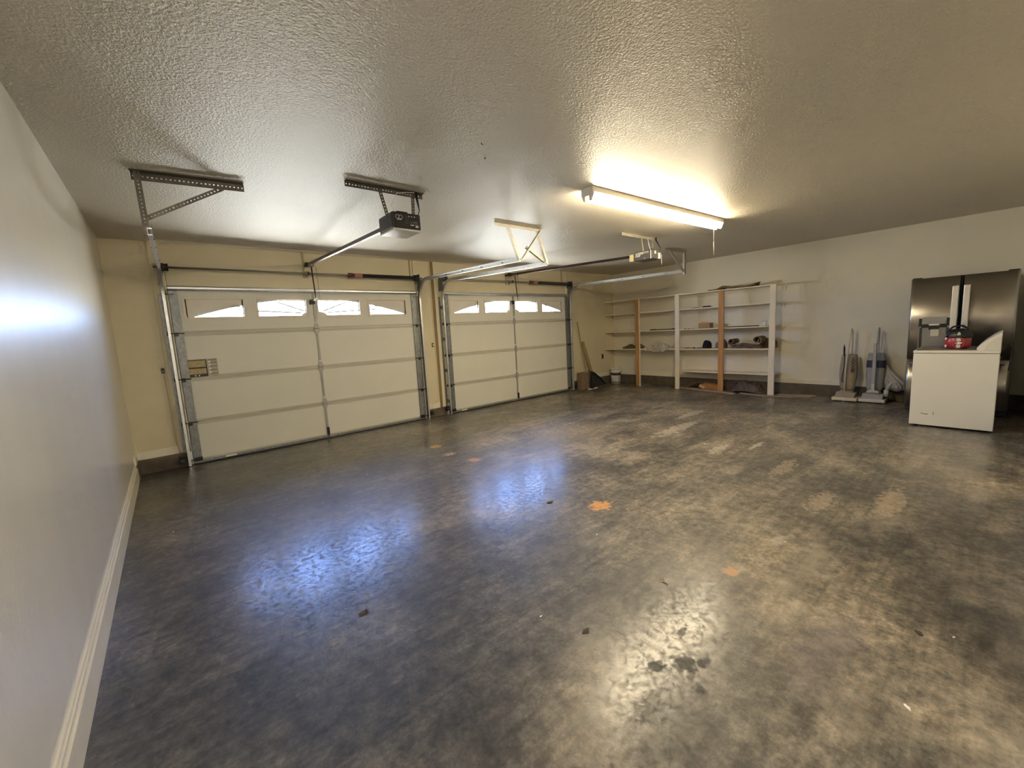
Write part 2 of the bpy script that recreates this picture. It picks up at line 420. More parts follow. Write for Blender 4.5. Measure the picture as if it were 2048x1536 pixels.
# ------------------------------------------------------------------ the room
AX, AY = 2.4, -3.6      # recess behind the viewer
solo('floor', MB().box(-.15, XR+.15, AY-.15, YW+.15, -.12, 0), FLOOR, (0, 0, 0), 'dark glossy sealed concrete garage floor with worn patches and stains', 'floor', kind='structure')
solo('ceiling', MB().box(-.15, XR+.15, AY-.15, YW+.15, H, H+.12), CEIL, (0, 0, 0), 'painted textured drywall ceiling over the garage', 'ceiling', kind='structure')
solo('wall_left', MB().box(-.15, 0, AY-.15, YW+.15, 0, H), WALLL, (0, 0, 0), 'pale painted wall at the left edge of the photo', 'wall', kind='structure')
solo('wall_right', MB().box(XR, XR+.15, YN-.15, YW+.15, 0, H), WALL, (0, 0, 0), 'cream wall behind the shelves, the vacuums and the refrigerator', 'wall', kind='structure')
solo('wall_front', MB().box(AX, XR+.15, YN-.15, YN, 0, H).box(-.15, AX+.15, AY-.15, AY, 0, H).box(AX, AX+.15, AY, YN-.15, 0, H), WALL, (0, 0, 0), 'wall behind the viewer', 'wall', kind='structure')
w = MB()
ox = [(d[0]+.03, d[1]-.03) for d in DOORS]; OT = DH-.03
y1 = YW+.14
w.box(0, ox[0][0], YW, y1, 0, H); w.box(ox[0][1], ox[1][0], YW, y1, 0, H); w.box(ox[1][1], XR, YW, y1, 0, H)
w.box(ox[0][0], ox[0][1], YW, y1, OT, H); w.box(ox[1][0], ox[1][1], YW, y1, OT, H)
solo('wall_back', w, WALLD, (0, 0, 0), 'cream wall with the two garage door openings', 'wall', kind='structure')

# concrete footing curbs
def curb(n, mb, label): return solo('trim_%d' % n, mb, CURB, (0, 0, 0), label, 'trim', kind='structure')
curb(1, MB().rbox(0, .47, YW-.06, YW, 0, .17, .008), 'dark concrete footing left of the first garage door')
curb(2, MB().rbox(3.80, 4.16, YW-.05, YW, 0, .15, .012), 'crumbly concrete footing between the two garage doors')
curb(3, MB().rbox(7.50, XR, YW-.04, YW, 0, .19, .008), 'dark concrete footing right of the second garage door')
curb(4, MB().rbox(XR-.02, XR, YN, YW-.04, 0, .205, .005), 'dark concrete footing along the shelf wall')
curb(5, MB().rbox(0, .03, 4.93, YW-.06, 0, .17, .008), 'short exposed concrete footing at the left corner')
# baseboards
def basebd(name, mb, label): return solo(name, mb, TRIM, (0, 0, 0), label, 'baseboard', kind='structure')
bb = MB().box(0, .014, AY, 4.93, .0, .165); bb.box(0, .022, AY, 4.93, 0, .14); bb.box(0, .008, AY, 4.93, .165, .182)
bb.box(0, .016, 4.93, YW, .17, .26)
basebd('baseboard_left', bb, 'white baseboard along the left wall')
bb = MB()
for x0, x1 in ((0, .40), (3.80, 4.04), (7.60, XR)):
    z0 = {0: .17, 3.80: .15, 7.60: .19}[x0]
    bb.box(x0, x1, YW-.014, YW, z0, z0+.075); bb.box(x0, x1, YW-.008, YW, z0+.075, z0+.09)
basebd('baseboard_back', bb, 'cream baseboard above the footing of the door wall')
bb = MB().box(XR-.016, XR, YN, YW, .205, .275); bb.box(XR-.009, XR, YN, YW, .275, .30)
basebd('baseboard_right', bb, 'white baseboard above the footing of the shelf wall')
# jamb boards and header battens, each a board
def board(n, x0, x1, z0, z1, label, t=.022):
    solo('trim_%d' % n, MB().rbox(x0, x1, YW-t, YW+.001, z0, z1, .003, 1), WALLD if t == .022 else mat('batten_shade_tan', (.46, .38, .24), .6), (0, 0, 0), label, 'trim', kind='structure')
BATT = mat('batten_shade_tan', (.46, .38, .24), .6)  # wall tan darkened, shadow of the narrow battens painted in
board(6, .395, .512, .17, H, 'cream vertical board left of the first garage door')
board(7, 4.09, 4.232, .15, H, 'cream vertical board left of the second garage door')
board(8, 3.713, 3.80, .0, H, 'cream vertical board right of the first garage door')
board(9, 7.431, 7.53, .0, H, 'cream vertical board right of the second garage door')
board(10, 2.03, 2.055, 2.33, H, 'narrow batten above the middle of the first garage door', .02)
board(11, 3.655, 3.675, 2.40, H, 'narrow batten above the right end of the first garage door', .02)
board(12, 5.70, 5.72, 2.33, H, 'narrow batten above the middle of the second garage door', .02)
board(13, 7.29, 7.31, 2.40, H, 'narrow batten above the right end of the second garage door', .02)
solo('trim_14', MB().box(4.045, 4.09, YW-.004, YW, .15, H), mat('groove_brown', (.30, .20, .09), .7), (0, 0, 0), 'dark brown groove between the wall and the board of the second door', 'trim', kind='structure')

# ------------------------------------------------------------------ garage doors
SEAM = [0.045, .53, 1.065, 1.615, DH]
WZ = (1.775, 2.045)
WINX = [(.125, .770), (.873, 1.518), (1.622, 2.270), (2.372, 3.025)]   # from the door's left edge
def sunburst(x0, x1, xc, z0, z1):
    """plastic insert: plate above the arch, hub, rays; offsets in world x"""
    mb = MB(); Y0, Y1 = YD+.016, YD+.022
    fn = lambda u, v, d: Vector((u, d, v))
    A = 1.37; Hh = .225; zb = z0+.006
    arch = lambda x: zb+Hh*max(0, 1-((x-xc)/A)**2) if abs(x-xc) < A else zb
    N = 24
    for i in range(N):
        a = x0+(x1-x0)*i/N; b = x0+(x1-x0)*(i+1)/N
        za = min(arch(a), z1-.012); zc = min(arch(b), z1-.012)
        mb.prism([(a, za), (b, zc), (b, z1), (a, z1)], Y0, Y1, fn)
    mb.prism([(x0, z0), (x1, z0), (x1, zb), (x0, zb)], Y0, Y1, fn)
    # border left/right
    mb.prism([(x0, zb), (x0+.012, zb), (x0+.012, z1), (x0, z1)], Y0, Y1, fn)
    mb.prism([(x1-.012, zb), (x1, zb), (x1, z1), (x1-.012, z1)], Y0, Y1, fn)
    # hub
    R0 = .17
    pts = [(xc+R0*math.cos(a), zb+.33*R0*math.sin(a)) for a in [PI*k/12 for k in range(13)]]
    clip = [(min(max(px, x0), x1), pz) for px, pz in pts]
    if clip[0][0] > clip[-1][0]+.01: mb.prism(clip, Y0-.001, Y1+.001, fn)
    # rays
    for sgn in (-1, 1):
        for (dx0, dz0, dx1, dz1) in ((.17, .035, .90, .078), (.12, .055, .46, .185), (.60, .105, .98, .128)):
            if sgn*dx0+xc > x1+.3: continue
            p0 = Vector((xc+sgn*dx0, zb+dz0)); p1 = Vector((xc+sgn*dx1, zb+dz1))
            lo, hi = (p0, p1) if p0.x < p1.x else (p1, p0)
            if hi.x <= x0 or lo.x >= x1: continue
            def atx(x): tt = (x-lo.x)/(hi.x-lo.x); return lo.lerp(hi, tt)
            a = lo if lo.x >= x0 else atx(x0); b = hi if hi.x <= x1 else atx(x1)
            if a.y > z1: continue
            if dx0 == .60 and max(abs(a.x-xc), abs(b.x-xc)) < .7: continue
            n = Vector((-(b-a).y, (b-a).x)).normalized()*(.0065 if dx0 == .60 else .0095)
            mb.prism([tuple(a-n), tuple(b-n), tuple(b+n), tuple(a+n)], Y0, Y1, fn)
    return mb
def garage_door(n, X0, X1, label):
    root = thing('door_%d' % n, label, 'garage door', (X0, YD, 0), kind='structure')
    Y0, Y1 = YD, YD+.042
    W = X1-X0
    xs0, xs1 = X0+.088, X1-.088
    for i in range(4):
        z0, z1 = SEAM[i], SEAM[i+1]
        mb = MB()
        if i < 3:
            mb.box(X0, X1, Y0+.012, Y1, z0, z1); mb.box(X0, X1, Y0+.004, Y0+.012, z0+.004, z1-.004)
            pass
        else:
            xs = [X0]+[X0+v for p in WINX for v in p]+[X1]
            mb.box(X0, X1, Y0+.012, Y1, z0, WZ[0]); mb.box(X0, X1, Y0, Y0+.012, z0+.003, WZ[0]); mb.box(X0, X1, Y0, Y1, WZ[1], z1-.001)
            for k in range(0, len(xs), 2): mb.box(xs[k], xs[k+1], Y0, Y1, WZ[0], WZ[1])
        sec = mb.build('door_section', PANEL, root)
        HEM = mat('section_hem_steel', (.56, .53, .44), .45, var=.1, vscale=5)
        MB().box(X0, X1, Y0-.001, Y0+.005, z0+.004, z0+.026).build('section_hem', HEM, sec)
        if i < 3: MB().box(X0, X1, Y0-.002, Y0+.005, z1-.036, z1-.004).build('section_hem', HEM, sec)
        for s in (0, 1):
            a, b = (X0-.003, X0+.088) if s == 0 else (X1-.088, X1+.003)
            mb = MB().box(a, b, Y0-.012, Y0-.0005, z0+.006, z1-.006)
            if s: mb.box(a-.004, a, Y0-.016, Y0, z0+.006, z1-.006)
            else: mb.box(b, b+.004, Y0-.016, Y0, z0+.006, z1-.006)
            mb.build('end_stile', GALV, root)
        xc = (X0+X1)/2
        za, zb = z0+(.10 if i else .12), z1-(.075 if i < 3 else .02)
        wd = .013 if i < 3 else .016
        mb = MB().box(xc-wd, xc+wd, Y0-.010, Y0, za, zb); mb.box(xc-wd*.35, xc+wd*.35, Y0-.015, Y0-.010, za, zb)
        mb.build('center_stile', GALVL, root)
    fn = lambda u, v, d: Vector((u, d, v))
    for (z) in SEAM[1:4]:
        mb = MB().prism([(xc-.032, z+.002), (xc+.032, z+.002), (xc+.030, z+.035), (xc+.013, z+.078), (xc-.013, z+.078), (xc-.030, z+.035)], Y0-.016, Y0-.008, fn)
        mb.prism([(xc-.032, z-.002), (xc-.030, z-.035), (xc-.013, z-.078), (xc+.013, z-.078), (xc+.030, z-.035), (xc+.032, z-.002)], Y0-.016, Y0-.008, fn)
        mb.tube([(xc-.034, Y0-.016, z), (xc+.034, Y0-.016, z)], .006, 8)
        mb.build('center_hinge', GALVL, root)
        for s in (0, 1):
            xe = X0+.012 if s == 0 else X1-.012; sg = 1 if s == 0 else -1
            mb = MB().box(min(xe, xe+sg*.09), max(xe, xe+sg*.09), Y0-.022, Y0-.012, z-.008, z+.008)
            mb.box(min(xe, xe+sg*.035), max(xe, xe+sg*.035), Y0-.026, Y0-.012, z-.035, z+.012)
            mb.tube([(xe+sg*.03, Y0-.035, z), (xe-sg*.055, Y0-.035, z)], .006, 8)
            h = mb.build('roller_hinge', DARKST, root)
            MB().tube([(xe-sg*.060, Y0-.035, z), (xe-sg*.072, Y0-.035, z)], .022, 12).build('roller', DARKST, h)
    for s in (0, 1):
        xe = X0+.01 if s == 0 else X1-.01; sg = 1 if s == 0 else -1
        for z in (2.075, .07):
            mb = MB().box(min(xe, xe+sg*.085), max(xe, xe+sg*.085), Y0-.02, Y0-.012, z-.03, z+.02)
            mb.tube([(xe+sg*.05, Y0-.03, z), (xe-sg*.05, Y0-.03, z)], .006, 8)
            mb.build('corner_bracket', GALV if z > 1 else DARKST, root)
    # lift lock near the floor
    mb = MB().tube([(xc, Y0-.014, .12), (xc, Y0-.014, .025)], .006, 8); mb.rbox(xc-.017, xc+.017, Y0-.035, Y0-.004, .06, .175, .008)
    mb.build('lock_bolt', DARKST, root)
    # strut on top, twin round lip
    mb = MB().box(X0, X1, Y0-.035, Y0-.001, DH-.004, DH+.006)
    mb.tube([(X0, Y0-.035, DH-.002), (X1, Y0-.035, DH-.002)], .009, 8); mb.tube([(X0, Y0-.022, DH+.035), (X1, Y0-.022, DH+.035)], .007, 8)
    mb.box(X0, X1, Y0-.024, Y0-.021, DH, DH+.033)
    mb.build('top_strut', STEEL, root)
    MB().box(X0, X1, Y0-.006, Y1+.002, .018, .05).build('bottom_retainer', GALV, root)
    MB().box(X0, X1, Y0-.002, Y1-.004, 0.0, .02).build('bottom_seal', RUBBER, root)
    tx = X0+.33 if n == 1 else X0+.22
    MB().box(tx, tx+.12, Y0-.008, Y0-.006, .024, .044).build('maker_tag', PAPER, root, label='small white tag')
    for k, (a, b) in enumerate(WINX):
        a += X0; b += X0; mb = MB(); q = .026
        for (u0, u1, v0, v1) in ((a, b, WZ[0], WZ[0]+q), (a, b, WZ[1]-q, WZ[1]), (a, a+q, WZ[0]+q, WZ[1]-q), (b-q, b, WZ[0]+q, WZ[1]-q)):
            mb.box(u0, u1, Y0-.007, Y1-.002, v0, v1)
        mb.box(a-.01, b+.01, Y0-.004, Y0-.001, WZ[0]-.01, WZ[0]); mb.box(a-.01, b+.01, Y0-.004, Y0-.001, WZ[1], WZ[1]+.01)
        for (sx, sz) in ((a+.05, WZ[0]+.013), (b-.05, WZ[0]+.013), ((a+b)/2, WZ[0]+.013), (a+.05, WZ[1]-.013), (b-.05, WZ[1]-.013), ((a+b)/2, WZ[1]-.013)):
            mb.tube([(sx, Y0-.009, sz), (sx, Y0-.006, sz)], .005, 6)
        fr_ = mb.build('window_frame', FRAME, root)
        MB().box(a+q, b-q, YD+.030, YD+.033, WZ[0]+q, WZ[1]-q).build('glass_pane', GLASS, fr_)
        sunburst(a+q, b-q, xc, WZ[0]+q, WZ[1]-q).build('sunburst_insert', FRAME, fr_)
    return root
d1 = garage_door(1, *DOORS[0], 'cream sectional garage door nearer the left wall, with printed label on it')
d2 = garage_door(2, *DOORS[1], 'cream sectional garage door nearer the shelves, without a printed label')
# printed label on door 1
Yl = YD-.0005
lb = MB().box(.598, .90, Yl-.0012, Yl, 1.075, 1.295)
lab = lb.build('warning_label', mat('label_grey', (.50, .46, .37), .6, var=.15, vscale=25), d1, label='printed label with yellow panels')
m2 = MB()
for z0, z1 in ((1.20, 1.275), (1.115, 1.180)): m2.box(.607, .775, Yl-.0022, Yl-.0012, z0, z1)
m2.build('yellow_panel', LABELY, lab)
m2 = MB().box(.602, .79, Yl-.0020, Yl-.0012, 1.180, 1.198); m2.box(.602, .79, Yl-.0020, Yl-.0012, 1.078, 1.112); m2.box(.778, .790, Yl-.0020, Yl-.0012, 1.078, 1.28); m2.box(.602, .79, Yl-.0020, Yl-.0012, 1.277, 1.288)
for z in (1.105, 1.15, 1.195, 1.24, 1.275): m2.box(.812, .89, Yl-.0020, Yl-.0012, z, z+.006)
m2.build('printed_lines', LABELD, lab)
m2 = MB()
for xx in (.665, .70): m2.lathe([(.008, 0), (.008, .0008)], (xx, Yl-.0030, 1.095), 10, 'y')
for z in (1.125, 1.17, 1.215, 1.255): m2.box(.808, .828, Yl-.0024, Yl-.0020, z-.012, z+.012)
m2.build('printed_symbols', WHITE, lab)

# daylight sampling portals in the window openings (no light of their own)
for n, (X0, X1) in enumerate(DOORS):
    ld = bpy.data.lights.new('window_daylight_portal', 'AREA'); ld.shape = 'RECTANGLE'; ld.size = 2.95; ld.size_y = .27
    ld.cycles.is_portal = True
    lo = bpy.data.objects.new('window_daylight_portal', ld); COL.objects.link(lo)
    lo.location = ((X0+X1)/2, YD+.075, (WZ[0]+WZ[1])/2); lo.rotation_euler = (-PI/2, 0, 0)

# ------------------------------------------------------------------ tracks
def track(Xv, sg, Xe, Ye, Ze, z_h, label):
    """C-channel: up the jamb, round the bend, back to the hanger; sg = +1 when the door lies to +x"""
    root = thing('door_track', label, 'door track', (Xv, 5.12, 0), group='garage door tracks')
    R = .30
    prof = [(-.012, -.026), (.014, -.026), (.014, -.018), (-.009, -.018), (-.009, .018), (.014, .018), (.014, .026), (-.012, .026)]
    prof = [(a*sg, b) for a, b in prof]
    yv = 5.125
    MB().sweep([(Xv, yv, .01), (Xv, yv, z_h-R)], prof, (1, 0, 0)).build('vertical_track', STEEL, root)
    pts = []
    for i in range(13):
        a = (PI/2)*i/12
        pts.append((Xv+(Xe-Xv)*.04*(i/12), yv-R*(1-math.cos(a)), z_h-R+R*math.sin(a)))
    pts.append((pts[-1][0], pts[-1][1]-.01, pts[-1][2]))
    MB().sweep(pts, prof, (1, 0, 0)).build('curved_track', STEEL, root)
    p0 = Vector(pts[-1]); p1 = Vector((Xe, Ye, Ze))
    MB().sweep([p0, p1], prof, (1, 0, 0)).build('horizontal_track', STEEL, root)
    # flat flange on the jamb with slots
    xa, xb = (Xv-.045, Xv-.010) if sg > 0 else (Xv+.010, Xv+.045)
    MB().box(xa, xb, YW-.028, YW-.024, .05, z_h-R+.05).build('jamb_angle', GALV, root)
    for z in (.25, .8, 1.35, 1.9):
        mb = MB().box(min(Xv-sg*.013, Xv-sg*.017), max(Xv-sg*.013, Xv-sg*.017), yv-.02, YW-.024, z-.03, z+.03)
        mb.tube([(Xv-sg*.02, yv, z), (Xv-sg*.008, yv, z)], .008, 6)
        mb.build('track_bracket', GALV, root)
    MB().box(min(Xv-sg*.016, Xv-sg*.020), max(Xv-sg*.016, Xv-sg*.020), yv-.07, YW-.024, z_h-.16, z_h+.02).build('flag_bracket', GALV, root)
    for k in range(4):
        q = p0.lerp(p1, .25+.2*k); MB().tube([(q.x-.018, q.y, q.z), (q.x+.018, q.y, q.z)], .005, 6).build('track_bolt', DARKST, root)
    MB().tube([(Xv+sg*.045, 5.13, z_h-.01), (Xv+sg*.045, YD-.024, .09)], .0022, 5).build('lift_cable', DARKST, root)
    return root
track(.478, 1, .437, 2.74, 2.262, 2.335, 'galvanized track at the left end of the first garage door')
track(3.752, -1, 3.838, 2.66, 2.287, 2.335, 'galvanized track at the right end of the first garage door')
track(4.193, 1, 4.292, 2.66, 2.262, 2.335, 'galvanized track at the left end of the second garage door')
track(7.470, -1, 7.700, 2.61, 2.330, 2.340, 'galvanized track at the right end of the second garage door, nearest the shelves')

# ------------------------------------------------------------------ torsion shafts
def torsion(X0, X1, xs0, label, zs):
    root = thing('torsion_spring_assembly', label, 'garage door spring', (X0, 5.08, zs), group='torsion spring shafts over the doors')
    y = 5.09
    MB().tube([(X0-.09, y, zs), (X1+.10, y, zs)], .0125, 10).build('shaft', mat('shaft_steel', (.26, .23, .18), .4, metal=.8), root)
    for xx, s in ((X0-.03, 1), (X1+.03, -1)):
        mb = MB().box(xx-.003, xx+.003, y-.05, YW-.024, zs-.06, zs+.06); mb.box(xx-.02 if s > 0 else xx-.02, xx+.02, YW-.03, YW-.024, zs-.08, zs+.06)
        mb.build('bearing_plate', GALV, root)
        MB().lathe([(.02, -.03), (.045, -.03), (.05, -.02), (.042, -.01), (.042, .02), (.048, .028), (.02, .03)], (xx+s*.045, y, zs), 16, 'x').build('cable_drum', DARKST, root)
    xc = (X0+X1)/2
    mb = MB().box(xc-.05, xc-.046, y-.02, YW-.001, zs-.03, zs+.03); mb.box(xc-.075, xc-.02, YW-.006, YW-.001, zs-.05, zs+.05)
    br = mb.build('center_bracket', mat('bracket_tan', (.45, .40, .28), .5), root)
    MB().lathe([(.022, -.012), (.022, .012)], (xc-.047, y, zs), 14, 'x').build('bearing', DARKST, br)
    xs1 = X1-.04
    mb = MB(); n = int((xs1-xs0-.15)/.011)
    prof = []
    for i in range(n*2+1):
        prof.append((.030 if i % 2 == 0 else .026, xs0+.14+(xs1-xs0-.14)*i/(n*2)))
    mb.lathe(prof, (0, y, zs), 14, 'x', sm=False); mb.build('torsion_spring', SPRING, root)
    MB().lathe([(.02, xs0), (.035, xs0+.005), (.035, xs0+.07), (.028, xs0+.075), (.028, xs0+.14)], (0, y, zs), 14, 'x').build('winding_cone', REDP, root)
    MB().lathe([(.0305, xs0+.09), (.0325, xs0+.095), (.0325, xs0+.20), (.0305, xs0+.205)], (0, y, zs), 14, 'x').build('spring_tag', mat('tag_pink', (.42, .22, .17), .6), root)
    return root
torsion(DOORS[0][0], DOORS[0][1], 2.606, 'steel torsion shaft with a dark coil spring over the door nearer the left wall', 2.372)
torsion(DOORS[1][0], DOORS[1][1], 6.233, 'steel torsion shaft with a brown-black coil spring over the door nearer the shelves', 2.385)

# ------------------------------------------------------------------ hangers of perforated angle
t = thing('track_hanger', 'triangular hanger of perforated steel angle at the ceiling near the left wall', 'hanger bracket', (.40, 2.74, H), group='perforated steel track hangers')
MB().angle((.385, 2.80, H-.003), (1.045, 2.715, H-.003), (0, -1, 0), (0, 0, -1), .055).build('ceiling_angle', ANGLE_SHADED, t)
MB().angle((.398, 2.765, H-.005), (.405, 2.755, 2.235), (1, 0, 0), (0, 1, 0), .038).build('drop_angle', ANGLE_SHADED, t)
MB().angle((.90, 2.745, H-.028), (.42, 2.755, 2.365), (0, 0, -1), (0, 1, 0), .034).build('brace_angle', ANGLE_SHADED, t)

t = thing('track_hanger', 'hanger of lamp-lit perforated angle with crossing braces above the middle of the photo', 'hanger bracket', (3.85, 2.655, H), group='perforated steel track hangers')
MB().angle((3.47, 2.655, H-.003), (4.21, 2.655, H-.003), (0, -1, 0), (0, 0, -1), .036).build('ceiling_angle', ANGLE_LIT, t)
MB().angle((3.66, 2.66, H-.01), (3.828, 2.66, 2.27), (1, 0, 0), (0, 1, 0), .032).build('drop_angle', ANGLE_LIT, t)
MB().angle((4.145, 2.66, H-.02), (4.30, 2.66, 2.245), (1, 0, 0), (0, 1, 0), .032).build('drop_angle', ANGLE_LIT, t)
MB().angle((4.175, 2.65, H-.02), (3.85, 2.65, 2.29), (1, 0, 0), (0, -1, 0), .030).build('brace_angle', ANGLE_LIT, t)
MB().angle((3.965, 2.68, 2.435), (4.29, 2.68, 2.27), (0, 0, 1), (0, 1, 0), .030).build('brace_angle', ANGLE_LIT, t)

t = thing('track_hanger', 'V-shaped hanger of steel angle holding the track end nearest the shelves', 'hanger bracket', (7.6, 2.6, H), group='perforated steel track hangers')
MB().angle((7.10, 2.62, H-.003), (7.75, 2.62, H-.003), (0, -1, 0), (0, 0, -1), .034).build('ceiling_angle', ANGLE_LIT, t)
MB().angle((7.18, 2.60, H-.01), (7.68, 2.60, 2.32), (1, 0, 0), (0, 1, 0), .032).build('brace_angle', ANGLE_LIT, t)
MB().box(7.715, 7.755, 2.595, 2.60, 2.27, H-.004).box(7.715, 7.720, 2.595, 2.635, 2.27, H-.004).build('drop_angle', ANGLE_LIT, t)

# ------------------------------------------------------------------ openers
def opener(cx, y0, y1, z0, z1, rail_end, hx0, hx1, hy, arm_x, housing, lens_side, label, twin):
    root = thing('garage_door_opener', label, 'garage door opener', (cx, y0, z0), group='garage door openers')
    hw = .13
    mb = MB().rbox(cx-hw, cx+hw, y0, y1, z0+(.01), z1, .012, 2)
    hs = mb.build('housing', housing, root)
    re = Vector(rail_end); zr = z1-.035
    p = [(-.016, -.018), (.016, -.018), (.016, .018), (-.016, .018)]
    MB().sweep([(cx, y1-.01, zr), tuple(re)], p, (1, 0, 0)).build('rail', BROWNST, root)
    mb = MB().box(re.x-.035, re.x+.035, re.y-.04, re.y+.01, re.z-.025, re.z+.03); mb.box(re.x-.02, re.x+.02, re.y, YW, re.z-.015, re.z+.015)
    mb.build('header_bracket', DARKST, root)
    # trolley and arm
    ty = 4.96; tt = (ty-y1)/(re.y-y1); tz = zr+(re.z-zr)*tt; txx = cx+(re.x-cx)*tt
    MB().rbox(txx-.028, txx+.028, ty-.07, ty+.03, tz-.045, tz-.012, .006).build('trolley', mat('grey_trolley', (.32, .31, .30), .5), root)
    mb = MB().tube([(txx, ty, tz-.04), (arm_x, ty+.03, 2.02), (arm_x-.01, YD-.045, 1.985)], .009, 8); mb.box(arm_x-.04, arm_x+.02, YD-.045, YD-.012, 1.96, 2.02)
    mb.build('door_arm', DARKST, root)
    MB().tube([(txx+.05, ty-.03, tz-.04), (txx+.055, ty-.03, tz-.25), (txx+.06, ty-.03, 1.93)], .0022, 5).build('release_cord', mat('cord_dark', (.10, .07, .06), .8), root)
    # hanger
    MB().angle((hx0, hy, H-.003), (hx1, hy-.005, H-.003), (0, -1, 0), (0, 0, -1), .040).build('ceiling_angle', (ANGLE_SHADED if twin else ANGLE_LIT), root)
    for sx, tx_ in ((cx-hw+.005, cx-hw-.05), (cx+hw-.02, cx+hw-.01)):
        MB().perf((tx_, hy+.0, H-.02), (sx, hy+.0, z1-.03), (1, 0, 0), (0, 1, 0), .030).build('hanger_strap', (ANGLE_SHADED if twin else ANGLE_LIT), root)
    # carry bump, cord and plug
    MB().tube([(cx-.05, y0+.08, z1-.004), (cx-.045, y0+.08, z1+.018), (cx+.045, y0+.08, z1+.018), (cx+.05, y0+.08, z1-.004)], .012, 8).build('top_vent', DARKST, root)
    MB().tube([(cx+.12, y0+.03, z1-.01), (cx+.135, y0+.02, z1+.04), (cx+.15, hy-.04, H-.045), (cx+.15, hy-.04, H-.005)], [.004, .004, .012, .012], 8).build('power_cord', BLACK, root)
    MB().tube([(cx-.08, y0+.05, z1), (cx-.10, y0+.06, z1+.06), (cx-.02, hy-.01, H-.03), (cx+.06, hy-.03, H-.015), (cx+.13, hy-.04, H-.01)], .0025, 6).build('signal_wire', WHITE, root)
    # writing and marks, near face (faces -y) and left face (faces -x)
    fy = lambda u, v, d=0: Vector((cx+u, y0-.0008-d, (z0+z1)/2+v))
    fx = lambda u, v, d=0: Vector((cx-hw-.0008-d, (y0+y1)/2-u, (z0+z1)/2+v))
    def bar(mb, f, u0, u1, v0, v1): mb.prism([(u0, v0), (u1, v0), (u1, v1), (u0, v1)], 0, .001, lambda u, v, d: f(u, v, d))
    if twin:
        mk = MB(); gk = MB()
        for u in (-.085, -.055):
            ring = [(u+.016*math.cos(2*PI*k/16), .03+.016*math.sin(2*PI*k/16)) for k in range(17)]
            MB().tube([fy(a, b) for a, b in ring], .0014, 5).build('printed_ring', WHITE, hs)
        mk.box(cx-.09, cx-.05, y0-.002, y0-.0005, (z0+z1)/2+.006, (z0+z1)/2+.010)
        for u in (.02, .045, .07): bar(mk, fy, u-.004, u+.004, .038, .046)
        bar(mk, fy, .030, .060, -.030, -.024); bar(mk, fy, .075, .103, -.032, -.026); bar(mk, fy, .075, .103, -.042, -.037)
        for k in range(5): bar(gk, fy, -.02, .015, .04-.014*k, .044-.014*k)
        bar(gk, fy, .028, .048, -.018, .006); bar(gk, fy, .055, .10, -.02, .01)
        for u0, u1, v in ((-.10, .06, .035), (-.09, .03, .022), (-.05, .09, .009)):
            m5 = MB(); bar(m5, fx, u0, u1, v, v+.006); m5.build('printed_line', GREYM, hs)
        mk.build('white_print', WHITE, hs); gk.build('grey_print', GREYM, hs)
    else:
        mk = MB()
        bar(mk, fx, -.115, -.075, .040, .048); bar(mk, fx, -.068, .02, .042, .052); bar(mk, fx, -.115, .02, .024, .033)
        MB().text('1/2HP', .036, lambda u, v, d: fx(u-.078, v+.004, d), bold=.001).build('printed_lettering', WHITE, hs)
        for v in (.030, .040, .050): bar(mk, fx, .028, .10, v, v+.003)
        mk.text('c2', .022, lambda u, v, d: fx(u+.035, v-.038, d))
        bar(mk, fy, -.06, -.02, .012, .052); bar(mk, fy, .03, .10, .012, .03); bar(mk, fy, .035, .095, -.05, .008)
        MB().rbox(cx-hw-.003, cx-hw+.006, y0+.012, y0+.022, z0+.012, z1-.008, .002, 1).build('corner_strip', WHITE, hs)
        mk.build('white_print', WHITE, hs)
    # light lens
    if lens_side == 'bottom':
        MB().rbox(cx-hw+.004, cx+hw-.004, y0+.004, y1-.004, z0-.006, z0+.012, .005).build('light_lens', LENSW, root)
    else:
        MB().rbox(cx-hw+.004, cx+hw-.004, y1, y1+.075, z0+.015, z1-.02, .014).build('light_lens', LENSY, root)
        MB().tube([(cx+.16, y0+.02, z1-.05), (cx+.162, y0+.02, z0-.06)], .003, 6).build('wall_side_tag', WHITE, root)
    return root
opener(2.11, 2.12, 2.40, 2.322, 2.462, (2.075, 5.12, 2.490), 1.66, 2.335, 2.24, 2.10, BLACK2, 'bottom', 'black opener motor with two rings printed on it, nearer the left wall', True)
opener(5.955, 2.10, 2.40, 2.330, 2.466, (5.715, 5.12, 2.515), 5.32, 6.13, 2.24, 5.80, GREYH, 'back', 'grey opener motor with white writing and yellowish lens, nearer the light fixture', False)

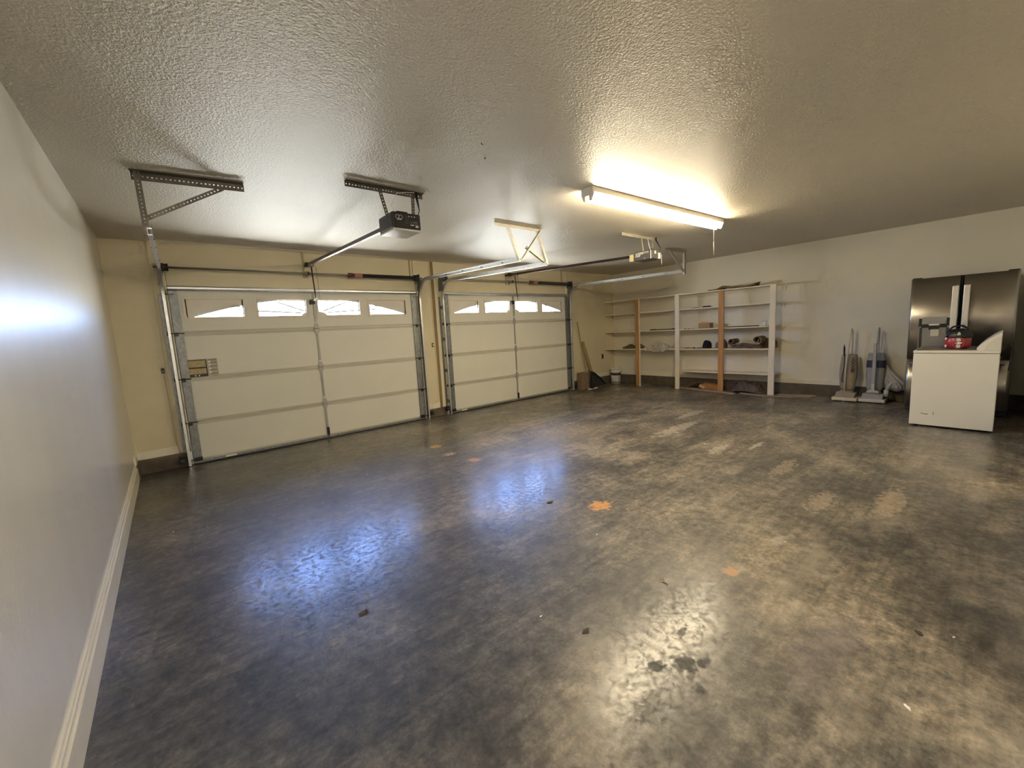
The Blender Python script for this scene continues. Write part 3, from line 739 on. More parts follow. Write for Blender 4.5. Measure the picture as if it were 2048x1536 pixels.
# ------------------------------------------------------------------ fluorescent fixture
def strip_light(org, rot, LX, label, tube=None):
    Rf = Matrix.Translation(org) @ Matrix.Rotation(math.radians(rot), 4, 'Z')
    T3 = lambda x, y, z: Rf @ Vector((x, y, z))
    t = thing('fluorescent_light_fixture', label, 'ceiling light', (org[0]+1.2, org[1], H), group='fluorescent strip fixtures')
    mb = MB(); prof = [(-.065, H), (.065, H), (.065, H-.045), (.035, H-.062), (-.035, H-.062), (-.065, H-.045)]
    mb.prism(prof, 0, LX, lambda u, v, d: T3(d, u, v)); mb.build('housing', mat('fixture_enamel', (.74, .70, .60), .35, var=.04), t)
    for xe in (.006, LX-.006):
        mb = MB(); mb.prism([(-.068, H), (.068, H), (.068, H-.055), (.040, H-.115), (.022, H-.115), (.022, H-.075), (-.022, H-.075), (-.022, H-.115), (-.040, H-.115), (-.068, H-.055)], xe-.012, xe+.012, lambda u, v, d: T3(d, u, v))
        mb.build('end_socket', mat('socket_white', (.70, .68, .62), .4), t)
    mb = MB()
    for yy in (-.032, .032):
        mb = MB(); mb.prism([(yy-.008, H-.06), (yy+.008, H-.06), (yy+.008, H-.115), (yy-.008, H-.115)], LX/2-.008, LX/2+.008, lambda u, v, d: T3(d, u, v))
        mb.build('middle_socket', mat('socket_white', (.7, .68, .62), .4), t)
    for yy in (-.032, .032):
        for a, b in ((.02, LX/2-.028), (LX/2+.028, LX-.02)):
            MB().tube([T3(a, yy, H-.095), T3(b, yy, H-.095)], .0175, 12).build('fluorescent_tube', tube or TUBE, t)
    return t
FILL_TUBE = TUBE.copy(); FILL_TUBE.name = 'fill_tube'
FILL_TUBE.node_tree.nodes['Emission'].inputs[0].default_value = (1.0, .93, .82, 1); FILL_TUBE.node_tree.nodes['Emission'].inputs[1].default_value = 36
strip_light((.15, -2.55, 0), 0, 1.9, 'unseen fill-light strip added on the ceiling of the recess behind the viewer', FILL_TUBE)  # added fill lamp out of view, brightens the near wall and ceiling
t = strip_light((3.515, 1.335, 0), -2.2, 2.44, 'long white strip fixture with lit fluorescent tubes on the ceiling, in view')
MB().tube([(5.842, 1.25, H-.075), (5.843, 1.25, 2.46), (5.845, 1.25, 2.40)], .0015, 5).tube([(5.845, 1.25, 2.40), (5.846, 1.25, 2.24)], .0022, 6).build('pull_cord', mat('cord_beige', (.5, .44, .33), .6), t)

# ceiling hooks
solo('ceiling_hook', MB().tube([(2.19, 1.13, H+.002), (2.187, 1.125, H-.012), (2.192, 1.118, H-.014)], .0035, 6), mat('painted_hook', (.20, .16, .10), .6), (2.19, 1.13, H), 'small screw hook in the bare middle of the ceiling, the one farther from the doors', 'hook')
solo('ceiling_hook', MB().tube([(2.348, 1.305, H+.002), (2.348, 1.305, H-.009)], [.005, .0075], 8), mat('painted_hook', (.20, .16, .10), .6), (2.348, 1.305, H), 'stubby dark screw head in the bare middle of the ceiling, the one nearer the doors', 'hook')

# ------------------------------------------------------------------ small things on the door wall
def wallbox(name, x, z, w, h, d, m, label, cat, y=YW-.0):
    t = thing(name, label, cat, (x, y, z))
    MB().rbox(x-w/2, x+w/2, y-d, y, z-h/2, z+h/2, .004).build('cover_plate', m, t)
    return t
t = wallbox('wall_button', .366, 1.185, .032, .062, .018, BLACK, 'small black push button beside the left track', 'push button')
MB().lathe([(.006, 0), (.006, .004)], (.366, YW-.022, 1.178), 10, 'y').build('button', WHITE, t)
t = wallbox('wall_switch', 3.985, 1.262, .03, .075, .02, mat('brown_switch', (.16, .11, .05), .5), 'small brown switch on the wall between the two garage doors', 'switch')
MB().box(3.978, 3.992, YW-.026, YW-.02, 1.25, 1.275).build('toggle', WHITE, t)
t = wallbox('wall_outlet', 8.69, .684, .07, .115, .006, mat('outlet_brown', (.06, .045, .035), .5), 'dark electrical outlet above the bucket', 'outlet', y=YW)
for z in (.66, .71): MB().rbox(8.672, 8.708, YW-.010, YW-.006, z-.017, z+.017, .004).build('socket', BLACK, t)
# safety sensors
def sensor(x, y, z, sx, label, m=DARKST, led=True):
    t = thing('safety_sensor', label, 'door sensor', (x, y, z), group='door safety sensors')
    MB().rbox(x-.03, x+.03, y-.045, y+.02, z-.03, z+.025, .008).build('sensor_body', BLACK, t)
    mb = MB().box(x-.035, x+.035, y+.02, y+.024, z-.035, z+.05); mb.box(x-.035, x+.035, y-.02, y+.024, z+.046, z+.05)
    mb.build('mount_bracket', m, t)
    if led:
        MB().tube([(x-.008, y-.049, z+.004), (x-.008, y-.045, z+.004)], .004, 8).build('indicator', WHITE, t)
    return t
sensor(.415, 5.08, .10, 1, 'black door sensor at the floor by the left track')
sensor(3.815, 5.13, .095, 1, 'black door sensor on the footing just right of the first garage door', led=False)
sensor(4.135, 5.12, .12, 1, 'black door sensor with a bulky bracket just left of the second garage door', led=False)
sensor(7.52, 5.13, .10, 1, 'black door sensor just right of the second garage door', led=False)
solo('sensor_wire', MB().tube([(4.02, YW-.003, H-.01), (4.025, YW-.003, 1.4), (4.02, YW-.003, .32), (3.96, YW-.018, .24), (3.88, YW-.022, .235), (3.845, YW-.055, .13)], .0022, 5), mat('wire_tan', (.4, .32, .18), .6), (4.02, YW, 0), 'thin tan wire running down the wall between the garage doors', 'wire')
solo('sensor_wire', MB().tube([(.37, YW-.003, 1.15), (.378, YW-.003, .7), (.385, YW-.003, .27), (.42, 5.14, .15)], .0022, 5), mat('wire_tan', (.4, .32, .18), .6), (.38, YW, 0), 'thin wire below the black push button beside the left track', 'wire')

# ------------------------------------------------------------------ shelving
XF = 8.76
t = thing('storage_shelving', 'white wall shelving with two white and two bare wood posts', 'shelves', (8.9, 3.3, 0))
SH = [(2.005, 5.215, 1.50), (1.69, 5.215, 1.50), (1.272, 5.215, 1.50), (.862, 5.215, 1.50), (.392, 3.30, 1.50)]
for z, ya, yb in SH:
    MB().rbox(XF+.035, XR-.001, yb, ya, z-.022, z, .003, 1).build('shelf', SHELFW, t)
    if z > .5:
        MB().box(XR-.02, XR-.001, yb, ya, z-.085, z-.022).build('wall_cleat', SHELFW, t)
MB().box(XR-.024, XR-.001, 1.50, 3.30, .31, .370).build('wall_cleat', SHELFW, t)
for (ya, yb, m, top) in ((4.235, 4.33, WOODP, 1.99), (3.268, 3.362, SHELFW, 1.985), (2.36, 2.462, WOODP, 1.99), (1.47, 1.57, SHELFW, 1.995)):
    pp = MB().rbox(XF, XF+.036, ya, yb, 0, top, .003, 1).build('post', m, t, label='bare wood post' if m is WOODP else 'white painted post')
MB().box(XF+.0005, XF+.036, 4.223, 4.235, 0, 1.99).build('post_edge_strip', SHELFW, t)
for z in (1.955, 1.64, 1.225):
    MB().box(XR-.06, XR-.001, 1.44, 1.50, z-.0, z+.012).box(XR-.018, XR-.001, 1.455, 1.475, z-.06, z).build('end_bracket', SHELFW, t)

# -------- blobby cloth helper
def blob(c, s, seed, amp=.25, n=3, flat=.0, freq=2.2):
    bm = bmesh.new(); bmesh.ops.create_icosphere(bm, subdivisions=n, radius=1)
    rnd = random.Random(seed); ph = [rnd.uniform(0, 6.28) for _ in range(9)]
    for v in bm.verts:
        p = v.co.copy(); f = 1+amp*(math.sin(freq*p.x*1.7+ph[0])*math.cos(freq*p.y*1.3+ph[1])+.6*math.sin(freq*2.1*p.z+ph[2]+p.x*3)+.5*math.sin(freq*2.7*p.y+ph[3]+p.z*2))*.6
        q = p*f
        if q.z < -flat: q.z = -flat+(q.z+flat)*.08
        v.co = Vector((c[0]+q.x*s[0], c[1]+q.y*s[1], c[2]+(q.z+flat)*s[2]))
    bm.verts.ensure_lookup_table()
    mb = MB().add([v.co.copy() for v in bm.verts], [tuple(v.index for v in f.verts) for f in bm.faces], True); bm.free()
    zmin = min(v.z for v in mb.v); dz = c[2]-zmin
    for v in mb.v: v.z += dz
    return mb
def crumple(x0, x1, y0, y1, z, hfun, seed, nx=18, ny=30, amp=.02, th=.004):
    rnd = random.Random(seed); vs = []; ph = [rnd.uniform(0, 6) for _ in range(8)]
    for i in range(nx+1):
        for j in range(ny+1):
            u, v = i/nx, j/ny; e_ = min(u, 1-u, v, 1-v)*6; e_ = min(1, e_)
            h = hfun(u, v)*(.25+.75*e_)+amp*(rnd.random()-.3)*e_+amp*(math.sin(9*u+ph[0]+5*v)*math.sin(11*v+ph[1]))*e_
            vs.append((x0+(x1-x0)*u+rnd.uniform(-1, 1)*.008, y0+(y1-y0)*v+rnd.uniform(-1, 1)*.010, z+max(.001, h)))
    fs = [(i*(ny+1)+j, (i+1)*(ny+1)+j, (i+1)*(ny+1)+j+1, i*(ny+1)+j+1) for i in range(nx) for j in range(ny)]
    n = len(vs)
    vs2 = vs+[(a, b, max(z, c-th)) for a, b, c in vs]
    fs2 = fs+[tuple(k+n for k in f)[::-1] for f in fs]
    ring = [i*(ny+1) for i in range(nx+1)]+[nx*(ny+1)+j for j in range(1, ny+1)]+[i*(ny+1)+ny for i in range(nx-1, -1, -1)]+[j for j in range(ny-1, 0, -1)]
    for k in range(len(ring)):
        a, b = ring[k], ring[(k+1) % len(ring)]; fs2.append((a, b, b+n, a+n))
    return MB().add(vs2, fs2, True)

# -------- top shelf: curled brown board
mb = MB(); N = 30
up_, lo_ = [], []
for i in range(N+1):
    s = i/N; y = 2.70-.86*s
    h = .008+.045*math.exp(-((s-.33)/.10)**2)+.022*math.exp(-((s-.6)/.25)**2)+(.040*((s-.78)/.22)**1.5 if s > .78 else 0)
    up_.append((y, 2.0055+h+.012)); lo_.append((y, 2.0055+max(0, h-.012)*.6))
poly = [(a, b) for a, b in up_]+[(a, b) for a, b in lo_[::-1]]
top = MB()
for i in range(N):
    a, b, c, d = up_[i], up_[i+1], lo_[i+1], lo_[i]
    top.prism([a, b, c, d], 8.84, 9.06, lambda u, v, dd: Vector((dd, u, v)))
for k in range(10):
    s0, s1 = .80+.02*k, .82+.02*k
    g_ = lambda s: (2.70-.86*s*1.06+.02, 2.012+.06*((s-.78)/.22)**1.2)
    a, b = g_(s0), g_(s1); top.prism([(a[0], a[1]), (b[0], b[1]), (b[0], b[1]+.012), (a[0], a[1]+.012)], 8.92, 9.02, lambda u, v, dd: Vector((dd, u, v)))
solo('curled_board', top, BARK, (8.95, 2.27, 2.005), 'curled dark brown sheet lying on top of the shelving', 'board')

def smallbits(name, specs, z, m, label, cat, grp):
    for i, (y, l, h, lab) in enumerate(specs):
        c = (8.90+.02*math.sin(i*3), y, z)
        solo(name, blob(c, (.028, l, h), 31+i, .35, 2, .1), m, c, lab, cat, grp)
# second shelf
solo('paper_scraps', crumple(8.83, 8.90, 2.88, 3.08, 1.6905, lambda u, v: .008, 3, 6, 12, .008, .003), mat('scrap_grey', (.30, .26, .18), .8), (8.86, 2.98, 1.69), 'low strip of pale scraps on the second shelf from the top', 'scraps')
t = thing('black_tool', 'small black tool lying on the second shelf from the top', 'tool', (8.88, 2.72, 1.69))
MB().rbox(8.86, 8.91, 2.67, 2.82, 1.6905, 1.72, .01).build('tool_body', BLACK, t)
MB().tube([(8.885, 2.67, 1.70), (8.885, 2.63, 1.699)], .006, 8).build('tool_tip', DARKST, t)
# third shelf
mb = MB().rbox(8.86, 9.05, 3.45, 4.02, 1.2725, 1.290, .004)
for y in (3.47, 3.98): mb.box(8.86, 9.05, y, y+.02, 1.29, 1.297)
solo('flat_tray', mb, mat('tray_brown', (.05, .035, .04), .6), (8.95, 3.75, 1.272), 'dark flat tray on the middle shelf between the first two posts', 'tray')
smallbits('pebble', [(3.20, .018, .012, 'dark pebble on the middle shelf, nearest the white post'), (3.12, .03, .008, 'flat brown pebble on the middle shelf, second from the white post'), (3.02, .03, .007, 'flat pebble on the middle shelf next to the cardboard box')], 1.2725, mat('pebble', (.12, .09, .06), .8), '', 'pebble', 'pebbles on the middle shelf')
t = thing('cardboard_box', 'small open cardboard box on the middle shelf', 'box', (8.93, 2.79, 1.272))
mb = MB(); a, b, c, d = 8.86, 9.00, 2.665, 2.895; zt = 1.272; hh = .105
for q in ((a, a+.004, c, d), (b-.004, b, c, d), (a, b, c, c+.004), (a, b, d-.004, d)): mb.box(*q, zt+.0005, zt+hh)
mb.box(a, b, c, d, zt+.0005, zt+.004); mb.build('box_body', CARD, t)
mb = MB(); pts = [(2.67, 0), (2.72, .018), (2.76, .012), (2.80, .028), (2.85, .012), (2.89, 0)]
mb.prism([(p[0], zt+hh+p[1]) for p in pts], a+.002, a+.005, lambda u, v, dd: Vector((dd, u, v)))
mb.box(b-.004, b+.05, c+.01, d-.01, zt+hh, zt+hh+.003); mb.build('box_flap', mat('card_torn', (.55, .40, .22), .8), t)
mb = MB().rbox(8.84, 8.96, 1.80, 2.30, 1.2725, 1.288, .004); mb.rbox(8.87, 8.93, 2.24, 2.36, 1.2725, 1.283, .003)
solo('window_blade', mb, mat('tray_brown', (.05, .035, .04), .6), (8.9, 2.05, 1.272), 'long dark flat bar on the middle shelf left of the white cup', 'bar')
t = thing('white_cup', 'white cup on the middle shelf behind the last white post', 'cup', (8.93, 1.70, 1.272))
MB().lathe([(.032, 0.0005), (.036, .004), (.044, .10), (.041, .10), (.033, .008)], (8.93, 1.70, 1.272), 20).build('cup_body', WHITE, t)
MB().tube([(8.93, 1.66, 1.36), (8.93, 1.635, 1.355), (8.93, 1.63, 1.325), (8.93, 1.665, 1.30)], .006, 8).build('handle', WHITE, t)
# fourth shelf
solo('folded_cap', blob((8.93, 4.60, .8625), (.10, .17, .075), 4, .22, 4, .05), FABB, (8.93, 4.60, .862), 'flattened brown cap on the lowest long shelf at the first wood post', 'cap')
solo('brown_cloth', blob((8.90, 4.29, .8625), (.10, .11, .085), 9, .25, 4, .1), FABD, (8.90, 4.29, .862), 'bunched dark brown cloth on the shelf right behind the first wood post', 'cloth')
def bagh(u, v): return .13*math.exp(-((v-.60)/.26)**2)*(.4+.6*u)+.05*math.exp(-((v-.15)/.07)**2)*u+.02
cb = crumple(8.765, 9.08, 3.40, 4.16, .8630, bagh, 12, 16, 44, .040, .0015)
n0 = len(cb.v)
rnd = random.Random(3); N = 22
for j_ in range(N+1):
    y = 4.10-.56*j_/N; dd = .02+.055*math.sin(PI*j_/N)**.6*rnd.uniform(.4, 1.0)+(.03 if j_ in (17, 18) else 0)
    cb.v += [Vector((8.80, y, .872)), Vector((8.770+rnd.uniform(-.008, .008), y, .866)), Vector((8.762+rnd.uniform(-.012, .01), y+rnd.uniform(-.01, .01), .862-dd))]
for j_ in range(N):
    a_ = n0+3*j_
    for k_ in (0, 1): cb.f.append((a_+k_, a_+k_+1, a_+k_+4, a_+k_+3)); cb.smooth.append(False)
cb.smooth = [False]*len(cb.smooth)
solo('clear_plastic_sheet', cb, CLEARP, (8.94, 3.8, .862), 'crumpled clear plastic sheet on the shelf between the first two posts', 'plastic sheet')
specs = []
for i in range(9):
    y = 3.20-.043*i; specs.append((y, .026, .014+.006*(i % 3), ['nearest the white post', 'second from the white post', 'third from the white post', 'fourth from the white post', 'in the middle of the row', 'fourth from the dark cap', 'third from the dark cap', 'second from the dark cap', 'nearest the dark cap'][i]))
for i, (y, l, h, lab) in enumerate(specs):
    c = (8.87+.02*math.sin(i*2.3), y, .8625)
    solo('wood_chip', blob(c, (.035, l, h), 71+i, .35, 2, .1), FABG if i % 2 else mat('chip_tan', (.34, .27, .16), .8), c, 'small wood chip on the lowest long shelf, '+lab, 'wood chip', 'wood chips in a row on the shelf')
# caps
def cap(c, s, m, seed, label):
    t = thing('baseball_cap', label, 'cap', c)
    blob(c, s, seed, .10, 4, .25).build('crown', m, t)
    mb = MB(); pts = [(c[1]+s[1]*1.5*math.cos(a)*.9, c[0]-s[0]*.6+s[0]*.5*math.sin(a)) for a in [PI*k/10 for k in range(11)]]
    mb.prism([(u, v) for u, v in pts], c[2]+.004, c[2]+.010, lambda u, v, d: Vector((v-.04, u, d))); mb.build('brim', m, t)
    MB().tube([(c[0], c[1], c[2]+s[2]*1.22), (c[0], c[1], c[2]+s[2]*1.30)], .008, 8).build('top_button', m, t)
    return t
cap((8.92, 2.745, .8625), (.09, .09, .125), FABN, 21, 'navy-black cap on the shelf left of the second wood post')
cap((8.98, 2.545, .8625), (.08, .055, .105), mat('cap_grey', (.26, .22, .18), .9, var=.2), 22, 'grey-tan cap on the shelf half behind the second wood post')
cap((8.90, 2.40, .8625), (.08, .055, .135), FABG, 23, 'olive cap on the shelf right of the second wood post')
# rolled rug
def rug_curve():
    pts = []
    # left small roll, long sagging middle, right bigger roll (y decreasing to the right)
    for k in range(14):
        a = -PI/2+2*PI*1.1*(1-k/13.); r = .030+.033*(k/13.)
        pts.append((2.235+r*math.cos(a), .995+r*math.sin(a)))
    for k in range(1, 12):
        s = k/12.; y = 2.225-.42*s; z = .932+.012*math.sin(2*PI*s)+.004*s
        pts.append((y, z))
    for k in range(22):
        a = -PI/2+2*PI*1.35*k/21.; r = .085-.055*k/21.
        pts.append((1.78-r*math.cos(a)*1.0, 1.018+r*math.sin(a)))
    return pts
t = thing('rolled_rug', 'brown rug rolled from both ends on the shelf between the last two posts', 'rug', (8.95, 2.0, .862))
rc = rug_curve()
mb = MB(); mb.sweep([(8.93, y, z) for y, z in rc], [(-.13, -.006), (.14, -.006), (.14, .006), (-.13, .006)], (1, 0, 0)); mb.build('rug_roll', RUG, t)
mb = MB(); mb.sweep([(8.93, y, z) for y, z in rc], [(-.131, -.0085), (-.125, -.0085), (-.125, -.006), (-.131, -.006)], (1, 0, 0)); mb.build('rug_edge', mat('rug_edge_pale', (.45, .38, .30), .9), t)
for k, (yy, zz) in enumerate(((.012, .867), (.0, .878), (-.015, .890), (-.03, .902), (-.01, .914))):
    mb = MB(); q = [(8.93, 2.24-yy-.54*s/20., zz+.0035*math.sin(s*.9+k*2.4)) for s in range(21)]
    mb.sweep(q, [(-.125, -.0035), (.12, -.0035), (.12, .0035), (-.125, .0035)], (1, 0, 0)); mb.build('rug_fold', RUGE if k % 2 else RUG, t)
solo('brown_sack', blob((9.085, 1.66, .8625), (.055, .13, .14), 33, .15, 4, .3), FABB, (9.03, 1.71, .862), 'brown cloth sack on the shelf behind the right end of the rolled rug', 'sack')
# under the bottom shelf
def sheet(name, y0, y1, x0, x1, z, tilt, m, label, cat, th=.006, rot=0):
    R = Matrix.Translation(((x0+x1)/2, (y0+y1)/2, z)) @ Matrix.Rotation(rot, 4, 'Z') @ Matrix.Rotation(tilt, 4, 'X')
    mb = MB().box(-(x1-x0)/2, (x1-x0)/2, -(y1-y0)/2, (y1-y0)/2, 0, th, R=R)
    return solo(name, mb, m, ((x0+x1)/2, (y0+y1)/2, z), label, cat)
sheet('cardboard_sheet', 2.93, 3.24, 8.86, 9.08, .075, math.radians(-26), SHEETO, 'tilted orange-brown sheet under the bottom shelf, nearer the white post', 'cardboard')
t = thing('crumpled_cardboard_box', 'crushed orange-tan cardboard box under the bottom shelf by the second wood post', 'box', (8.95, 2.66, 0))
R = Matrix.Translation((8.95, 2.66, .07)) @ Matrix.Rotation(.25, 4, 'Z') @ Matrix.Rotation(.12, 4, 'X')
MB().box(-.09, .10, -.17, .15, -.05, .055, R=R).build('box_body', SHEETO, t)
R2 = Matrix.Translation((8.86, 2.82, .08)) @ Matrix.Rotation(.35, 4, 'Z') @ Matrix.Rotation(.5, 4, 'X')
MB().box(-.05, .05, -.05, .05, -.03, .03, R=R2).build('box_flap', mat('card_pale', (.70, .42, .20), .7), t)
solo('dark_tarp', crumple(8.84, 9.13, 1.62, 2.34, 0.001, lambda u, v: .16*math.exp(-((v-.55)/.33)**2)*(1-.25*u)+.03, 41, 20, 36, .05, .02), FABD, (8.98, 1.98, 0), 'heap of dark brown tarp under the bottom shelf', 'tarp')
R = Matrix.Translation((8.78, 2.74, 0)) @ Matrix.Rotation(-.235, 4, 'Z')
solo('floor_plank', MB().rbox(-.04, .04, -.67, .67, .0005, .028, .003, 1, R=R), PLANK, (8.78, 2.74, 0), 'grey weathered plank on the floor in front of the shelving, left of the thin strip', 'plank')
mb = MB().sweep([(8.78, 2.03, .010), (8.72, 1.82, .010), (8.68, 1.60, .010), (8.75, 1.30, .010), (8.90, .95, .010)], [(-.035, -.0095), (.035, -.0095), (.035, .008), (-.035, .008)], (1, 0, 0))
solo('wood_strip', mb, PLANK, (8.78, 1.5, 0), 'thin bent wood strip on the floor at the foot of the last white post', 'wood strip')
R = Matrix.Translation((9.0, 1.20, 0)) @ Matrix.Rotation(.25, 4, 'Z')
solo('floor_plank', MB().rbox(-.05, .05, -.30, .26, .0005, .018, .003, 1, R=R), PLANK, (8.97, 1.2, 0), 'short plank on the floor right of the last white post', 'plank')
solo('dark_stick', MB().rbox(8.96, 8.98, 3.50, 3.62, .0005, .012, .003, 1), DEBR, (8.97, 3.56, 0), 'short dark stick on the floor left of the white post', 'stick')

# ------------------------------------------------------------------ bucket
t = thing('plastic_bucket', 'white plastic bucket with dark printed band, in the corner', 'bucket', (8.93, 5.02, 0))
B = (8.93, 5.02, 0)
MB().lathe([(.105, .001), (.112, .004), (.118, .20), (.124, .285), (.130, .285), (.130, .30), (.124, .302), (.125, .33), (.131, .332), (.132, .368), (.126, .37), (.122, .362), (.108, .012)], B, 32).build('bucket_body', mat('bucket_white', (.80, .77, .68), .35, var=.04), t)
MB().lathe([(.1195, .205), (.1225, .265), (.1215, .265), (.1185, .205)], B, 32).build('dark_band', mat('band_black', (.03, .02, .03), .4, var=.3, vscale=30), t)
MB().lathe([(.1140, .045), (.1165, .055), (.1185, .195), (.117, .195), (.1130, .045)], B, 32).build('printed_label', mat('bucket_label', (.62, .60, .56), .4, var=.2, vscale=20), t)
MB().lathe([(.1130, .026), (.1145, .04), (.1120, .04)], B, 32).build('lower_stripe', BLACK, t)
MB().tube([(8.93+.135*math.cos(a), 5.02+.135*math.sin(a), .30-.06*math.sin((a-.4)/2.4*PI)) for a in [2.2+.16*k for k in range(16)]], .003, 6).build('wire_handle', STEEL, t)

# ------------------------------------------------------------------ box and dustpan, boards in the corner
t = thing('worn_cardboard_box', 'tall worn brown cardboard box beside the second garage door track', 'box', (7.72, 5.03, 0))
MB().rbox(7.62, 7.85, 4.96, 5.14, .001, .39, .004, 1).build('box_body', mat('box_brown', (.26, .18, .11), .8, var=.2, vscale=12), t)
mb = MB()
for k in range(5): mb.rbox(7.78+.012*(k % 2), 7.86, 4.945, 4.962, .06+.065*k, .10+.065*k, .004, 1)
mb.build('torn_edge', mat('torn_pinkish', (.14, .09, .08), .8), t)
t = thing('dustpan', 'black dustpan propped against the cardboard box, lip on the floor', 'dustpan', (8.05, 4.93, 0))
DP = -.05
mb = MB(); P = [(7.83, .02), (8.34, .07), (8.20, .22), (7.99, .38), (7.93, .40), (7.86, .30)]
mb.prism(P, 4.93, 4.945, lambda u, v, d: Vector((u, d+DP+v*.25, v)))
mb.prism([(7.83, .02), (7.86, .30), (7.93, .40), (7.935, .39), (7.875, .29), (7.85, .03)], 4.88, 4.945, lambda u, v, d: Vector((u, d+DP+v*.25, v)))
mb.prism([(7.99, .38), (8.20, .22), (8.34, .07), (8.33, .065), (8.19, .21), (7.985, .37)], 4.89, 4.945, lambda u, v, d: Vector((u, d+DP+v*.25, v)))
mb.build('pan', mat('pan_black', (.016, .018, .016), .55, var=.3), t)
MB().tube([(7.95, 5.03, .36), (7.93, 5.05, .42)], .012, 8).build('handle', BLACK, t)
solo('white_stick', MB().rbox(7.70, 8.02, 4.87, 4.89, .001, .022, .003, 1), PAPER, (7.86, 4.88, 0), 'short white stick on the floor in front of the dustpan', 'stick')
def lean(p0, p1, w, th, m, label, name):
    p0 = Vector(p0); p1 = Vector(p1)
    mb = MB().sweep([p0, p1], [(-w/2, -th/2), (w/2, -th/2), (w/2, th/2), (-w/2, th/2)], (1, 0, 0))
    solo(name, mb, m, p0, label, 'board')
lean((7.96, 5.075, .008), (7.77, 5.205, 1.555), .022, .012, mat('lath_wood', (.40, .30, .16), .7, var=.2), 'thin tall wood lath leaning on the door wall', 'leaning_lath')
lean((8.16, 5.045, .012), (7.93, 5.20, 1.09), .085, .020, mat('board_wood', (.42, .32, .17), .7, var=.35, vscale=8, stretch=(4, 4, .4)), 'wider wood board leaning on the door wall behind the dustpan', 'leaning_board')

# ------------------------------------------------------------------ vacuums (built around their own origin, facing -x)
def vacuum(loc, label, v2):
    t = thing('upright_vacuum', label, 'vacuum cleaner', loc, group='upright vacuums against the wall')
    body = GREYV if v2 else TAUPE; base = mat('vacuum_head_grey', (.62, .58, .47), .4) if v2 else BEIGE
    L = dict(local=True)
    mb = MB().rbox(-.17, .10, -.165, .165, .012, .065, .014, 2); mb.build('floor_head', base, t, **L)
    mb = MB(); mb.prism([(-.15, .065), (.09, .065), (.05, .135), (-.07, .135)], -.125, .125, lambda u, v, d: Vector((u, d, v)))
    mb.rbox(-.06, .05, -.09, .09, .12, .16, .012); mb.build('motor_hood', body, t, **L)
    for sgn in (-1, 1): MB().lathe([(.022, -.012), (.022, .012)], (.07, sgn*.12, .022), 14, 'y').build('wheel', RUBBER, t, local=True)
    # bag: soft box leaning back
    mb = MB(); prof = [(.16, .06, .075), (.22, .085, .10), (.42, .10, .118), (.62, .085, .112), (.72, .065, .105), (.75, .045, .095)]
    rings = []
    for (z, dx, dy) in prof:
        cxx = .035+.09*(z-.16)
        rings.append([(cxx+dx*(abs(math.cos(a))**.7)*(1 if math.cos(a) >= 0 else -1)*.75, dy*(abs(math.sin(a))**.6)*(1 if math.sin(a) >= 0 else -1), z+(.02 if v2 else 0)*(z > .5)) for a in [2*PI*k/20 for k in range(20)]])
    vs = [p for r in rings for p in r]; fs = [(i*20+k, i*20+(k+1) % 20, (i+1)*20+(k+1) % 20, (i+1)*20+k) for i in range(5) for k in range(20)]
    fs += [tuple(range(20))[::-1], tuple(100+k for k in range(20))]
    MB().add(vs, fs, True).build('dust_bag', GREYB if v2 else TAUPE, t, **L)
    xb = lambda z: .035+.09*(z-.16)
    if v2:
        vs = []; 
        for z, dy in ((.545, .117), (.66, .113)):
            vs += [(xb(z)+.0765*(abs(math.cos(a))**.7)*(1 if math.cos(a) >= 0 else -1), dy*(abs(math.sin(a))**.6)*(1 if math.sin(a) >= 0 else -1)*1.01, z) for a in [2*PI*k/20 for k in range(20)]]
        MB().add(vs, [(k, (k+1) % 20, 20+(k+1) % 20, 20+k) for k in range(20)]).build('navy_band', NAVY, t, local=True)
        mb = MB().rbox(-.088, -.055, -.024, .024, .20, .90, .012); mb.rbox(-.085, -.055, -.018, .018, .88, .93, .01)
        mb.build('handle_column', GREYV, t, **L)
        MB().prism([(-.075, .16), (.075, .16), (.072, .185), (.022, .20), (.016, .30), (-.016, .30), (-.022, .20), (-.072, .185)], -.10, -.08, lambda u, v, d: Vector((d, u, v))).build('yoke', base, t, **L)
        MB().tube([(-.06, -.012, .92), (-.02, -.015, 1.02), (.03, -.014, 1.12), (.07, -.012, 1.165), (.10, -.01, 1.13), (.125, -.008, 1.02), (.13, -.008, .80), (.12, 0, .7)], [.012, .013, .014, .013, .012, .011, .010, .009], 10).build('handle_loop', GREYV, t, **L)
    else:
        MB().tube([(-.04, .02, .13), (-.055, .018, .5), (-.045, .0, .82), (-.02, -.012, 1.0), (.02, -.016, 1.12), (.05, -.018, 1.165), (.09, -.02, 1.13), (.12, -.02, 1.0), (.125, -.02, .74)], [.013, .013, .012, .012, .012, .013, .012, .011, .010], 10).build('handle_tube', BEIGE, t, **L)
        MB().tube([(-.06, .045, .74), (-.065, .05, .86), (-.06, .046, .92), (-.058, .038, .86), (-.06, .036, .55), (-.06, .06, .36), (-.06, .05, .30)], .007, 8).build('power_cord', BLACK, t, **L)
        MB().text('HOOVER', .060, lambda u, v, d: Vector((-.0245-d, -.065-v, .585-u)), bold=.002).build('bag_lettering', mat('letter_dark', (.03, .02, .015), .6), t, **L)
        MB().tube([(-.16, .02, .07), (-.18, .0, .03), (-.19, -.0, .008), (-.24, .005, .006)], .003, 6).build('loose_cord', WHITE, t, **L)
    return t
vacuum((8.925, .453, 0), 'beige upright vacuum with tan cloth bag and dark vertical lettering', False)
vacuum((8.955, .118, 0), 'grey upright vacuum with a navy band, next to the crumpled plastic bag', True)
